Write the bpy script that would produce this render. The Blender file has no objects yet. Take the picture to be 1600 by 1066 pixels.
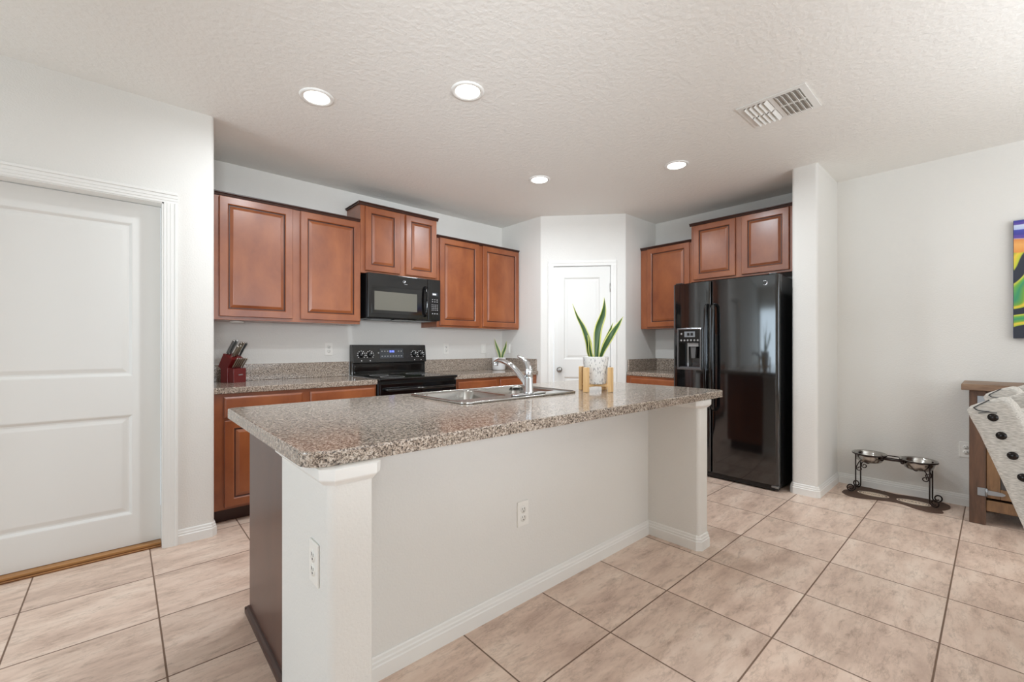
import bpy, bmesh, math, random
from mathutils import Vector, Matrix
random.seed(7)
scene = bpy.context.scene
COL = scene.collection

# ------------------------------------------------------------------ camera
FPX, YAW = 679.0, math.atan2(756, 679)          # focal length in px of a 1600 px wide frame
cd = bpy.data.cameras.new('camera'); cam = bpy.data.objects.new('camera', cd); COL.objects.link(cam)
cam.location = (0, 0, 1.2)
cam.rotation_euler = (math.pi / 2, 0, YAW - math.pi / 2)
cd.sensor_width = 36.0; cd.lens = FPX / 1600 * 36
cd.shift_y = (541 - 533) / 1600.0
cd.clip_start = 0.02
scene.camera = cam

# ------------------------------------------------------------------ world, daylight, exposure
scene.view_settings.view_transform = 'Standard'
scene.view_settings.look = 'None'
scene.view_settings.gamma = 1.0
scene.view_settings.use_curve_mapping = False
scene.view_settings.exposure = 0.08
W = bpy.data.worlds.new('daylight'); scene.world = W; W.use_nodes = True
W.node_tree.nodes['Background'].inputs[0].default_value = (0.75, 0.87, 1.0, 1)
W.node_tree.nodes['Background'].inputs[1].default_value = 2.0
scene.cycles.use_denoising = True
scene.cycles.max_bounces = 10
scene.cycles.diffuse_bounces = 8
scene.cycles.sample_clamp_indirect = 6.0
scene.cycles.caustics_reflective = False
scene.cycles.caustics_refractive = False


def area_light(name, loc, rot, sx, sy, energy, color):
    l = bpy.data.lights.new(name, 'AREA'); l.shape = 'RECTANGLE'; l.size = sx; l.size_y = sy
    l.energy = energy; l.color = color
    o = bpy.data.objects.new(name, l); COL.objects.link(o); o.location = loc; o.rotation_euler = rot
    return o


# daylight through the sliding door on the west side and the wide windows behind the camera
area_light('west_daylight', (-3.90, 2.05, 1.15), (0, -math.pi / 2, 0), 1.9, 2.3, 69, (0.74, 0.89, 1.0))
area_light('south_daylight', (1.2, -3.40, 1.35), (math.pi / 2, 0, 0), 4.6, 1.9, 57, (0.885, 0.945, 1.0))
# added fill lamps in place of a flash: one turned upward, one forward
area_light('ceiling_bounce_fill', (2.5, -1.6, 1.5), (math.pi, 0, 0), 2.0, 1.6, 61, (0.885, 0.945, 1.0))
area_light('forward_fill', (-0.3, -0.9, 1.45), (math.radians(90 + 9), 0, math.radians(59 - 90)), 0.6, 0.6, 11.5, (0.885, 0.945, 1.0)).data.spread = math.radians(54)
CAN_POWER = 12.5

# ------------------------------------------------------------------ materials
def s2l(c):
    return tuple(((x / 255) / 12.92 if x / 255 <= 0.04045 else ((x / 255 + 0.055) / 1.055) ** 2.4) for x in c) + (1.0,)


def mat(name, rgb, rough=0.5, metal=0.0, spec=0.5, coat=0.0, emit=None, estr=0.0):
    m = bpy.data.materials.new(name); m.use_nodes = True
    b = m.node_tree.nodes['Principled BSDF']
    b.inputs['Base Color'].default_value = s2l(rgb)
    b.inputs['Roughness'].default_value = rough
    b.inputs['Metallic'].default_value = metal
    b.inputs['Specular IOR Level'].default_value = spec
    b.inputs['Coat Weight'].default_value = coat
    if emit:
        b.inputs['Emission Color'].default_value = s2l(emit); b.inputs['Emission Strength'].default_value = estr
    return m


class NT:
    def __init__(s, m):
        s.t = m.node_tree; s.b = s.t.nodes['Principled BSDF']

    def n(s, kind, **kw):
        nd = s.t.nodes.new(kind)
        for k, v in kw.items():
            if k.startswith('i_'):
                key = k[2:]
                nd.inputs[int(key) if key.isdigit() else key.replace('_', ' ')].default_value = v
            else:
                setattr(nd, k, v)
        return nd

    def l(s, a, b): s.t.links.new(a, b)

    def ramp(s, src, stops, interp='LINEAR'):
        r = s.n('ShaderNodeValToRGB'); cr = r.color_ramp; cr.interpolation = interp
        while len(cr.elements) < len(stops): cr.elements.new(0.5)
        for e, (p, c) in zip(cr.elements, stops): e.position = p; e.color = s2l(c)
        s.l(src, r.inputs[0]); return r.outputs[0]

    def bump(s, src, strength, dist):
        b = s.n('ShaderNodeBump', i_Strength=strength, i_Distance=dist)
        s.l(src, b.inputs['Height']); s.l(b.outputs[0], s.b.inputs['Normal']); return b

    def math(s, op, a, b=None):
        nd = s.n('ShaderNodeMath', operation=op)
        for i, v in enumerate((a, b)):
            if v is None: continue
            if isinstance(v, (int, float)): nd.inputs[i].default_value = v
            else: s.l(v, nd.inputs[i])
        return nd.outputs[0]


def paint(name, rgb, rough, scale, strength, detail=2.0, dist=0.004):
    m = mat(name, rgb, rough, spec=0.3); t = NT(m)
    co = t.n('ShaderNodeTexCoord'); nz = t.n('ShaderNodeTexNoise', i_Scale=scale, i_Detail=detail, i_Roughness=0.55)
    t.l(co.outputs['Object'], nz.inputs['Vector']); t.bump(nz.outputs[0], strength, dist); return m


M_WALL = paint('wall_paint', (226, 225, 221), 0.55, 110, 0.4)
M_CEIL = paint('ceiling_texture', (234, 233, 229), 0.7, 34, 0.42, 4.0, 0.010)
M_TRIM = mat('white_trim', (232, 232, 229), 0.35)
M_DOOR = mat('white_door', (226, 226, 223), 0.42)
M_PLATE = mat('white_plastic', (236, 235, 230), 0.35)
M_SLOT = mat('outlet_slot', (60, 58, 55), 0.6)
M_BLACK = mat('black_gloss', (9, 9, 10), 0.07, spec=0.6)
M_FRIDGE = mat('black_gloss_enamel', (14, 14, 15), 0.08, spec=0.8, coat=0.6)
M_FRIDGE.node_tree.nodes['Principled BSDF'].inputs['Coat Roughness'].default_value = 0.06
M_BLACKM = mat('black_satin', (16, 16, 17), 0.32)
M_PANEL = mat('black_panel', (20, 19, 19), 0.16)
M_MWGLASS = mat('microwave_window', (104, 102, 93), 0.18)
M_GREYMARK = mat('grey_print', (165, 165, 165), 0.5)
M_WHITEMARK = mat('white_print', (225, 225, 225), 0.5)
M_LCD = mat('display_glass', (52, 56, 62), 0.15)
M_LCDLIT = mat('clock_digits', (120, 140, 255), 0.4, emit=(110, 130, 255), estr=1.6)
M_SILVER = mat('badge_silver', (185, 186, 188), 0.25, metal=0.9)
M_CHROME = mat('chrome', (215, 218, 222), 0.06, metal=1.0)
M_STEEL = mat('brushed_steel', (176, 174, 170), 0.2, metal=1.0)
M_NICKEL = mat('satin_nickel', (170, 168, 164), 0.28, metal=1.0)
M_IRON = mat('wrought_iron', (42, 30, 26), 0.42, metal=0.6)
M_GALV = mat('galvanised_steel', (150, 152, 154), 0.42, metal=0.9)
M_DARKVOID = mat('dark_recess', (10, 9, 9), 0.8)
M_DARKTRIM = mat('dark_cabinet_trim', (58, 32, 24), 0.35)
M_TOE = mat('toe_kick_brown', (62, 36, 27), 0.5)
M_RED = mat('red_lacquer', (104, 24, 23), 0.28)
M_BLADE = mat('knife_steel', (205, 203, 198), 0.22, metal=1.0)
M_POTW = mat('white_ceramic', (228, 229, 230), 0.22)
M_SOIL = mat('potting_soil', (48, 36, 28), 0.9)
M_LEAF = mat('leaf_green', (44, 80, 28), 0.4)
M_LEAFE = mat('leaf_margin', (205, 208, 120), 0.45)
M_BUTTON = mat('dark_bronze_stud', (38, 34, 32), 0.25, metal=0.7)
M_STITCH = mat('dark_stitching', (70, 70, 70), 0.8)
M_MAT = mat('brown_rubber_mat', (84, 62, 50), 0.75)
M_MATLIGHT = mat('mat_tan_print', (226, 208, 188), 0.75)
M_DIFF = mat('lamp_diffuser', (255, 252, 246), 0.5, emit=(255, 250, 240), estr=7.0)
M_CHAIRLEG = mat('dark_stained_leg', (48, 33, 24), 0.4)


def mk_wood(name, a, b, rough, sc, stretch, coat=0.0, contrast=(0.3, 0.7)):
    m = mat(name, a, rough, coat=coat); t = NT(m)
    co = t.n('ShaderNodeTexCoord'); mp = t.n('ShaderNodeMapping'); mp.inputs['Scale'].default_value = stretch
    nz = t.n('ShaderNodeTexNoise', i_Scale=sc, i_Detail=6.0, i_Roughness=0.6, i_Distortion=0.3)
    t.l(co.outputs['Object'], mp.inputs[0]); t.l(mp.outputs[0], nz.inputs['Vector'])
    c = t.ramp(nz.outputs[0], [(contrast[0], a), (contrast[1], b)]); t.l(c, t.b.inputs['Base Color'])
    t.b.inputs['Coat Roughness'].default_value = 0.25
    return m


M_WOOD = mk_wood('cherry_cabinet', (124, 64, 34), (156, 90, 50), 0.34, 5.0, (1, 1, 0.55), 0.5)
M_GROOVE = mat('cherry_dark_groove', (66, 32, 22), 0.4)  # darker brown along the groove of the door panels
M_ENDPANEL = mk_wood('dark_end_panel', (62, 36, 30), (80, 48, 38), 0.34, 4.0, (1, 1, 0.5), 0.2)
M_OAK = mk_wood('threshold_oak', (150, 104, 58), (184, 134, 80), 0.45, 12, (0.3, 3, 3))
M_OAKD = mk_wood('threshold_dark', (100, 60, 32), (126, 78, 42), 0.45, 12, (0.3, 3, 3))
M_RUSTIC = mk_wood('rustic_wood', (66, 46, 35), (106, 76, 56), 0.55, 9.0, (3, 3, 0.5), 0.0, (0.28, 0.72))
M_RUSTICH = mk_wood('rustic_wood_light', (92, 66, 44), (138, 104, 70), 0.55, 9.0, (3, 3, 0.45), 0.0, (0.3, 0.7))
M_RUSTICT = mk_wood('rustic_top', (104, 78, 60), (150, 124, 100), 0.5, 9.0, (3, 0.5, 3), 0.0, (0.3, 0.7))
M_BAMBOO = mk_wood('bamboo', (206, 166, 112), (224, 188, 138), 0.45, 16, (3, 3, 0.4))


def mk_granite():
    m = mat('speckled_granite_laminate', (140, 128, 118), 0.13, spec=0.5); t = NT(m)
    co = t.n('ShaderNodeTexCoord')
    n1 = t.n('ShaderNodeTexNoise', i_Scale=105.0, i_Detail=6.0, i_Roughness=0.82, i_Distortion=0.6)
    n2 = t.n('ShaderNodeTexNoise', i_Scale=210.0, i_Detail=2.0, i_Roughness=0.6)
    mp = t.n('ShaderNodeMapping'); mp.inputs['Location'].default_value = (3.1, 5.7, 1.3)
    t.l(co.outputs['Object'], n1.inputs['Vector']); t.l(co.outputs['Object'], mp.inputs[0]); t.l(mp.outputs[0], n2.inputs['Vector'])
    c1 = t.ramp(n1.outputs[0], [(0.0, (44, 40, 40)), (0.40, (62, 56, 54)), (0.46, (138, 123, 110)), (0.53, (182, 167, 152)), (0.60, (206, 197, 186)), (0.72, (140, 126, 113))])
    c2 = t.ramp(n2.outputs[0], [(0.0, (44, 40, 40)), (0.40, (50, 46, 46)), (0.46, (255, 255, 255)), (1.0, (255, 255, 255))])
    mx = t.n('ShaderNodeMix', data_type='RGBA', blend_type='MULTIPLY'); mx.inputs[0].default_value = 0.8
    t.l(c1, mx.inputs[6]); t.l(c2, mx.inputs[7]); t.l(mx.outputs[2], t.b.inputs['Base Color'])
    return m


M_GRAN = mk_granite()


def mk_tile():
    m = mat('travertine_look_tile', (190, 170, 155), 0.33, spec=0.4); t = NT(m)
    co = t.n('ShaderNodeTexCoord'); sp = t.n('ShaderNodeSeparateXYZ'); t.l(co.outputs['Object'], sp.inputs[0])
    # grout grid; the floor's own origin lies at (0.358, 0.281)
    PX, PY, X0, Y0, G = 0.4665, 0.4635, 0.1236 - 0.358, 0.152 - 0.281, 0.0056
    edges, ids = [], []
    for ax, p, o in (('X', PX, X0), ('Y', PY, Y0)):
        q = t.math('DIVIDE', t.math('SUBTRACT', sp.outputs[ax], o - 20 * p), p)
        fr = t.math('FRACT', q); ids.append(t.math('FLOOR', q))
        e = t.math('MINIMUM', fr, t.math('SUBTRACT', 1.0, fr)); edges.append(t.math('MULTIPLY', e, p))
    ed = t.math('MINIMUM', edges[0], edges[1])
    g = t.n('ShaderNodeMapRange', i_1=G * 0.38, i_2=G * 0.72); t.l(ed, g.inputs[0]); tile = g.outputs[0]
    cb = t.n('ShaderNodeCombineXYZ'); t.l(ids[0], cb.inputs[0]); t.l(ids[1], cb.inputs[1])
    wn = t.n('ShaderNodeTexWhiteNoise', noise_dimensions='3D'); t.l(cb.outputs[0], wn.inputs[0])
    off = t.n('ShaderNodeVectorMath', operation='SCALE'); off.inputs[3].default_value = 9.0; t.l(wn.outputs['Color'], off.inputs[0])
    ad = t.n('ShaderNodeVectorMath', operation='ADD'); t.l(co.outputs['Object'], ad.inputs[0]); t.l(off.outputs[0], ad.inputs[1])
    st = t.n('ShaderNodeMapping'); st.inputs['Scale'].default_value = (0.8, 2.3, 1.0); t.l(ad.outputs[0], st.inputs[0])
    n1 = t.n('ShaderNodeTexNoise', i_Scale=3.4, i_Detail=8.0, i_Roughness=0.66, i_Distortion=0.15); t.l(st.outputs[0], n1.inputs['Vector'])
    n2 = t.n('ShaderNodeTexNoise', i_Scale=11.0, i_Detail=7.0, i_Roughness=0.74, i_Distortion=0.2); t.l(st.outputs[0], n2.inputs['Vector'])
    n3 = t.n('ShaderNodeTexNoise', i_Scale=4.2, i_Detail=6.0, i_Roughness=0.7, i_Distortion=0.3); t.l(st.outputs[0], n3.inputs['Vector'])
    base = t.ramp(n1.outputs[0], [(0.30, (190, 164, 148)), (0.5, (219, 195, 178)), (0.68, (233, 214, 198))])
    vein = t.math('ABSOLUTE', t.math('SUBTRACT', n3.outputs[0], 0.5))
    vr = t.ramp(vein, [(0.0, (178, 170, 164)), (0.010, (226, 222, 218)), (0.03, (255, 255, 255))])
    fine = t.ramp(n2.outputs[0], [(0.30, (190, 182, 176)), (0.47, (255, 255, 255))])
    m1 = t.n('ShaderNodeMix', data_type='RGBA', blend_type='MULTIPLY'); m1.inputs[0].default_value = 0.3
    t.l(base, m1.inputs[6]); t.l(vr, m1.inputs[7])
    m2 = t.n('ShaderNodeMix', data_type='RGBA', blend_type='MULTIPLY'); m2.inputs[0].default_value = 0.7
    t.l(m1.outputs[2], m2.inputs[6]); t.l(fine, m2.inputs[7])
    hv = t.n('ShaderNodeHueSaturation'); t.l(m2.outputs[2], hv.inputs['Color'])
    vv = t.n('ShaderNodeMapRange', i_3=0.95, i_4=1.05); t.l(wn.outputs['Value'], vv.inputs[0]); t.l(vv.outputs[0], hv.inputs['Value'])
    mg = t.n('ShaderNodeMix', data_type='RGBA'); t.l(tile, mg.inputs[0]); mg.inputs[6].default_value = s2l((118, 94, 78)); t.l(hv.outputs[0], mg.inputs[7])
    t.l(mg.outputs[2], t.b.inputs['Base Color'])
    h = t.math('ADD', t.math('MULTIPLY', tile, 1.0), t.math('MULTIPLY', n2.outputs[0], 0.35))
    t.bump(h, 0.5, 0.0025)
    rr = t.n('ShaderNodeMapRange', i_3=0.7, i_4=0.33); t.l(tile, rr.inputs[0]); t.l(rr.outputs[0], t.b.inputs['Roughness'])
    return m


M_TILE = mk_tile()


def mk_speckpot():
    m = mat('speckled_ceramic', (225, 224, 220), 0.35); t = NT(m)
    co = t.n('ShaderNodeTexCoord'); mp = t.n('ShaderNodeMapping'); mp.inputs['Scale'].default_value = (1, 1, 0.33)
    nz = t.n('ShaderNodeTexNoise', i_Scale=120.0, i_Detail=2.0)
    t.l(co.outputs['Object'], mp.inputs[0]); t.l(mp.outputs[0], nz.inputs['Vector'])
    c = t.ramp(nz.outputs[0], [(0.0, (110, 110, 112)), (0.36, (150, 150, 152)), (0.42, (228, 227, 224)), (1.0, (232, 231, 228))])
    t.l(c, t.b.inputs['Base Color']); return m


M_POTS = mk_speckpot()


def mk_linen():
    m = mat('linen_upholstery', (206, 202, 195), 0.9, spec=0.2); t = NT(m)
    co = t.n('ShaderNodeTexCoord')
    n1 = t.n('ShaderNodeTexNoise', i_Scale=260.0, i_Detail=2.0)
    mp = t.n('ShaderNodeMapping'); mp.inputs['Scale'].default_value = (1, 0.25, 1.6)
    t.l(co.outputs['Object'], mp.inputs[0]); t.l(mp.outputs[0], n1.inputs['Vector'])
    c = t.ramp(n1.outputs[0], [(0.35, (172, 168, 161)), (0.62, (208, 204, 197))]); t.l(c, t.b.inputs['Base Color'])
    t.bump(n1.outputs[0], 0.3, 0.002); return m


M_LINEN = mk_linen()


def mk_painting():
    # an abstract of flowing coloured bands
    m = mat('abstract_painting', (80, 120, 60), 0.5); t = NT(m)
    co = t.n('ShaderNodeTexCoord'); sp = t.n('ShaderNodeSeparateXYZ'); t.l(co.outputs['Object'], sp.inputs[0])
    nz = t.n('ShaderNodeTexNoise', i_Scale=3.2, i_Detail=1.0); t.l(co.outputs['Object'], nz.inputs['Vector'])
    slope = t.math('MULTIPLY', sp.outputs['Y'], 0.9)
    wv = t.math('MULTIPLY', t.math('SUBTRACT', nz.outputs[0], 0.5), 0.55)
    z = t.math('ADD', t.math('ADD', sp.outputs['Z'], wv), slope)
    ph = t.math('FRACT', t.math('MULTIPLY', z, 4.2))
    low = t.ramp(ph, [(0.0, (38, 44, 58)), (0.24, (40, 46, 60)), (0.27, (196, 206, 60)), (0.36, (238, 206, 70)), (0.44, (120, 172, 60)), (0.6, (54, 150, 110)), (0.74, (110, 180, 70)), (0.84, (214, 214, 80)), (0.88, (38, 44, 58))])
    z2 = t.math('ADD', sp.outputs['Z'], t.math('MULTIPLY', t.math('SUBTRACT', nz.outputs[0], 0.5), 0.2))
    ph2 = t.math('FRACT', t.math('MULTIPLY', z2, 8.5))
    up = t.ramp(ph2, [(0.0, (62, 62, 150)), (0.35, (70, 74, 170)), (0.42, (180, 196, 232)), (0.75, (206, 216, 238)), (0.82, (88, 70, 160))])
    org = t.ramp(ph2, [(0.0, (226, 140, 60)), (0.5, (240, 176, 100)), (0.9, (214, 120, 50))])
    def step(v, zc):
        r = t.n('ShaderNodeMapRange', i_1=zc - 0.004, i_2=zc + 0.004); t.l(v, r.inputs[0]); return r.outputs[0]
    a = t.n('ShaderNodeMix', data_type='RGBA'); t.l(step(z2, 0.60), a.inputs[0]); t.l(low, a.inputs[6]); t.l(org, a.inputs[7])
    b = t.n('ShaderNodeMix', data_type='RGBA'); t.l(step(z2, 0.68), b.inputs[0]); t.l(a.outputs[2], b.inputs[6]); t.l(up, b.inputs[7])
    t.l(b.outputs[2], t.b.inputs['Base Color']); return m


M_ART = mk_painting()
M_ARTEDGE = mat('canvas_edge', (52, 60, 92), 0.6)
M_SKYGLASS = mat('window_glass', (235, 240, 245), 0.0)
M_SKYGLASS.node_tree.nodes['Principled BSDF'].inputs['Transmission Weight'].default_value = 1.0


# ------------------------------------------------------------------ mesh helpers
def box(bm, x0, x1, y0, y1, z0, z1, bev=0.0, seg=2, mi=0):
    r = bmesh.ops.create_cube(bm, size=1.0)
    for v in r['verts']:
        v.co = Vector(((x0 + x1) / 2 + v.co.x * (x1 - x0), (y0 + y1) / 2 + v.co.y * (y1 - y0), (z0 + z1) / 2 + v.co.z * (z1 - z0)))
    fs = set(f for v in r['verts'] for f in v.link_faces)
    for f in fs: f.material_index = mi
    if bev > 0:
        es = list(set(e for v in r['verts'] for e in v.link_edges))
        bmesh.ops.bevel(bm, geom=es, offset=bev, segments=seg, profile=0.5, affect='EDGES')


def fillet(pts, rad, n=6):
    out = []; N = len(pts)
    for i, p in enumerate(pts):
        r = rad[i] if isinstance(rad, (list, tuple)) else rad
        p = Vector(p)
        if r <= 0: out.append(p); continue
        a = (Vector(pts[i - 1]) - p).normalized(); b = (Vector(pts[(i + 1) % N]) - p).normalized()
        ang = a.angle(b); d = r / math.tan(ang / 2)
        c = p + (a + b).normalized() * (r / math.sin(ang / 2))
        s, e = p + a * d, p + b * d
        v0, v1 = s - c, e - c
        tot = v0.angle_signed(v1)
        for k in range(n + 1):
            th = -tot * k / n
            out.append(c + Vector((v0.x * math.cos(th) - v0.y * math.sin(th), v0.x * math.sin(th) + v0.y * math.cos(th))))
    return out


def prism(bm, pts, z0, z1, axis='Z', mi=0, bev=0.0, bseg=2):
    """polygon in the plane across `axis` extruded along it. axis X: pts=(y,z); Y: pts=(x,z); Z: pts=(x,y)"""
    f = {'Z': lambda a, b, t: (a, b, t), 'X': lambda a, b, t: (t, a, b), 'Y': lambda a, b, t: (a, t, b)}[axis]
    lo = [bm.verts.new(f(p[0], p[1], z0)) for p in pts]; hi = [bm.verts.new(f(p[0], p[1], z1)) for p in pts]
    fs = [bm.faces.new(lo[::-1]), bm.faces.new(hi)]
    cap = fs[:]
    n = len(pts)
    for i in range(n): fs.append(bm.faces.new((lo[i], lo[(i + 1) % n], hi[(i + 1) % n], hi[i])))
    for q in fs: q.material_index = mi
    bmesh.ops.recalc_face_normals(bm, faces=fs)
    if bev > 0:
        es = [e for c in cap for e in c.edges]
        bmesh.ops.bevel(bm, geom=es, offset=bev, segments=bseg, profile=0.5, affect='EDGES')
    return fs


def lathe(bm, prof, c, n=32, mi=0, axis='Z'):
    """prof: list of (r, h) around a vertical (or X / -Y) axis at c"""
    def pt(r, h, a):
        x, y = r * math.cos(a), r * math.sin(a)
        if axis == 'Z': return (c[0] + x, c[1] + y, c[2] + h)
        if axis == 'Y': return (c[0] + x, c[1] - h, c[2] + y)
        return (c[0] - h, c[1] + x, c[2] + y)
    rings = []
    for r, h in prof:
        if r < 1e-6: rings.append([bm.verts.new(pt(0, h, 0))])
        else: rings.append([bm.verts.new(pt(r, h, 2 * math.pi * k / n)) for k in range(n)])
    fs = []
    for a, b in zip(rings, rings[1:]):
        for k in range(n):
            k2 = (k + 1) % n
            va = [a[k], a[k2]] if len(a) > 1 else [a[0]]
            vb = [b[k2], b[k]] if len(b) > 1 else [b[0]]
            if len(va) + len(vb) >= 3: fs.append(bm.faces.new(va + vb))
    for f in fs: f.material_index = mi; f.smooth = True
    bmesh.ops.recalc_face_normals(bm, faces=fs)


def tube(bm, pts, r, n=10, mi=0, closed=False, flat=1.0):
    pts = [Vector(p) for p in pts]; N = len(pts); rings = []
    up0 = None
    for i, p in enumerate(pts):
        a = pts[(i - 1) % N] if (i > 0 or closed) else p
        b = pts[(i + 1) % N] if (i < N - 1 or closed) else p
        t = (b - a).normalized()
        if up0 is None:
            up0 = Vector((0, 0, 1)) if abs(t.z) < 0.9 else Vector((1, 0, 0))
        s = t.cross(up0)
        if s.length < 1e-4: s = t.cross(Vector((0, 1, 0)))
        s.normalize(); u = s.cross(t).normalized(); up0 = u
        rr = r[i] if isinstance(r, (list, tuple)) else r
        rings.append([bm.verts.new(p + (s * math.cos(2 * math.pi * k / n) + u * flat * math.sin(2 * math.pi * k / n)) * rr) for k in range(n)])
    fs = []
    rng = range(N if closed else N - 1)
    for i in rng:
        A, B = rings[i], rings[(i + 1) % N]
        for k in range(n): fs.append(bm.faces.new((A[k], A[(k + 1) % n], B[(k + 1) % n], B[k])))
    if not closed:
        fs.append(bm.faces.new(rings[0][::-1])); fs.append(bm.faces.new(rings[-1]))
    for f in fs: f.material_index = mi; f.smooth = True
    bmesh.ops.recalc_face_normals(bm, faces=fs)


def smooth_path(ctrl, n=8):
    P = [Vector(p) for p in ctrl]; P = [P[0] * 2 - P[1]] + P + [P[-1] * 2 - P[-2]]
    out = []
    for i in range(1, len(P) - 2):
        for k in range(n):
            t = k / n
            a, b, c, d = P[i - 1], P[i], P[i + 1], P[i + 2]
            out.append(0.5 * ((2 * b) + (c - a) * t + (2 * a - 5 * b + 4 * c - d) * t * t + (3 * b - a - 3 * c + d) * t ** 3))
    out.append(P[-2]); return out


def rings_rect(bm, w, h, rings, x0=0, z0=0, mi=0, cap=True):
    """nested rectangles: (inset, depth) ; front faces -Y at y = depth"""
    prev = None; fs = []
    for ins, d in rings:
        q = [bm.verts.new(v) for v in ((x0 + ins, d, z0 + ins), (x0 + w - ins, d, z0 + ins), (x0 + w - ins, d, z0 + h - ins), (x0 + ins, d, z0 + h - ins))]
        if prev:
            for k in range(4): fs.append(bm.faces.new((prev[k], prev[(k + 1) % 4], q[(k + 1) % 4], q[k])))
        prev = q
    if cap: fs.append(bm.faces.new(prev))
    for f in fs: f.material_index = mi
    return fs


def place(bm, origin, ux):
    """local (x right, -y out of the front, z up) -> world with x along ux"""
    u = Vector((ux[0], ux[1], 0)).normalized(); v = Vector((-u.y, u.x, 0))
    m = Matrix(((u.x, v.x, 0, origin[0]), (u.y, v.y, 0, origin[1]), (0, 0, 1, origin[2]), (0, 0, 0, 1)))
    bmesh.ops.transform(bm, matrix=m, verts=bm.verts)
    return bm


def nb(): return bmesh.new()


def merge(a, b, mi):
    """add the printed marks b to the surface mesh a under material slot mi"""
    for f in b.faces: f.material_index = mi
    me = bpy.data.meshes.new('marks'); b.to_mesh(me); b.free(); a.from_mesh(me); bpy.data.meshes.remove(me)
    return a


def origin_of(o):
    while o.parent: o = o.parent
    return o.location


def obj(name, bm, m, parent=None, smooth=None):
    """link bm (world coordinates) as one mesh object"""
    bm.verts.ensure_lookup_table()
    xs = [v.co.x for v in bm.verts]; ys = [v.co.y for v in bm.verts]; zs = [v.co.z for v in bm.verts]
    org = origin_of(parent).copy() if parent else Vector(((min(xs) + max(xs)) / 2, (min(ys) + max(ys)) / 2, min(zs)))
    bmesh.ops.translate(bm, verts=bm.verts, vec=-org)
    me = bpy.data.meshes.new(name); bm.to_mesh(me); bm.free()
    for x in (m if isinstance(m, (list, tuple)) else [m]): me.materials.append(x)
    if smooth:
        for p in me.polygons: p.use_smooth = True
        me.set_sharp_from_angle(angle=math.radians(smooth))
    o = bpy.data.objects.new(name, me); COL.objects.link(o)
    if parent: o.parent = parent
    else: o.location = org
    return o


def tag(o, label, cat, group=None):
    o['label'] = label; o['category'] = cat
    if group: o['group'] = group
    return o


def thing(name, label, cat, loc, group=None):
    o = bpy.data.objects.new(name, None); COL.objects.link(o); o.location = loc; o.empty_display_size = 0.1
    return tag(o, label, cat, group)


def struct(name, bm, m, parent=None, smooth=None):
    o = obj(name, bm, m, parent, smooth)
    if not parent: o['kind'] = 'structure'
    return o


def text_bm(s, size, depth=0.0005):
    cu = bpy.data.curves.new('lettering', 'FONT'); cu.body = s; cu.size = size; cu.align_x = 'CENTER'; cu.align_y = 'CENTER'; cu.extrude = depth
    to = bpy.data.objects.new('lettering', cu); COL.objects.link(to)
    bpy.context.view_layer.update()
    me = bpy.data.meshes.new_from_object(to.evaluated_get(bpy.context.evaluated_depsgraph_get()))
    bm = nb(); bm.from_mesh(me); bpy.data.objects.remove(to); bpy.data.meshes.remove(me); bpy.data.curves.remove(cu)
    return bm


# ------------------------------------------------------------------ the room
H = 2.65
XR, YB = 4.716, 4.062                 # fridge wall, stove wall
XW, YS = -4.0, -3.5                   # unseen west and south walls
YD = 3.308                            # wall with the left door
XN = 0.437                            # end of that wall
PA, PB = Vector((3.48, 3.394)), Vector((4.10, 2.705))   # pantry diagonal

b = nb(); box(b, XW - .15, XR + .15, YS - .15, YB + .15, -0.1, 0.0); struct('floor', b, M_TILE)
b = nb(); box(b, XW - .15, XR + .15, YS - .15, YB + .15, H, H + 0.1); struct('ceiling', b, M_CEIL)
# door wall with its return into the kitchen nook
b = nb()
prism(b, fillet([(.19, YD), (XN, YD), (XN, YB + .12), (.30, YB + .12), (.30, YD + .122), (.19, YD + .122)], [0, .022, 0, 0, 0, 0]), 0, H)
box(b, -.74, .19, YD, YD + .122, 2.06, H)
box(b, XW, -.74, YD, YD + .122, 0, H)
struct('wall_left', b, M_WALL, smooth=40)
b = nb(); box(b, XN, 3.62, YB, YB + .12, 0, H); struct('wall_back', b, M_WALL)
# pantry enclosure: three pieces round the corner door
dv = (PB - PA).normalized(); nv = Vector((-dv.y, dv.x))     # nv points into the pantry
if nv.x < 0: nv = -nv
def PD(s, off=0.0): return PA + dv * s + nv * off
S0, S1, ZP = .130, .778, 2.098
b = nb()
a1, a2 = PD(S0), PD(S0, .11)
prism(b, fillet([(3.48, YB + .01), (3.48, PA.y), tuple(a1), tuple(a2), (3.60, PA.y + .06), (3.60, YB + .01)], [0, .022, 0, 0, 0, 0]), 0, H)
c1, c2 = PD(S1), PD(S1, .11)
prism(b, fillet([tuple(c1), (PB.x, PB.y), (XR + .01, 2.70), (XR + .01, 2.82), (PB.x + .06, 2.82), tuple(c2)], [0, .022, 0, 0, 0, 0]), 0, H)
prism(b, [tuple(a1), tuple(c1), tuple(c2), tuple(a2)], ZP, H)
struct('wall_pantry', b, M_WALL, smooth=40)
b = nb(); box(b, XR, XR + .12, YS, 2.83, 0, H); struct('wall_right', b, M_WALL)
CX, CY0, CY1 = 4.085, .938, 1.118
b = nb(); prism(b, fillet([(CX, CY1), (CX, CY0), (XR + .01, CY0), (XR + .01, CY1)], [.022, .022, 0, 0]), 0, H); struct('wall_column', b, M_WALL, smooth=40)
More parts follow.
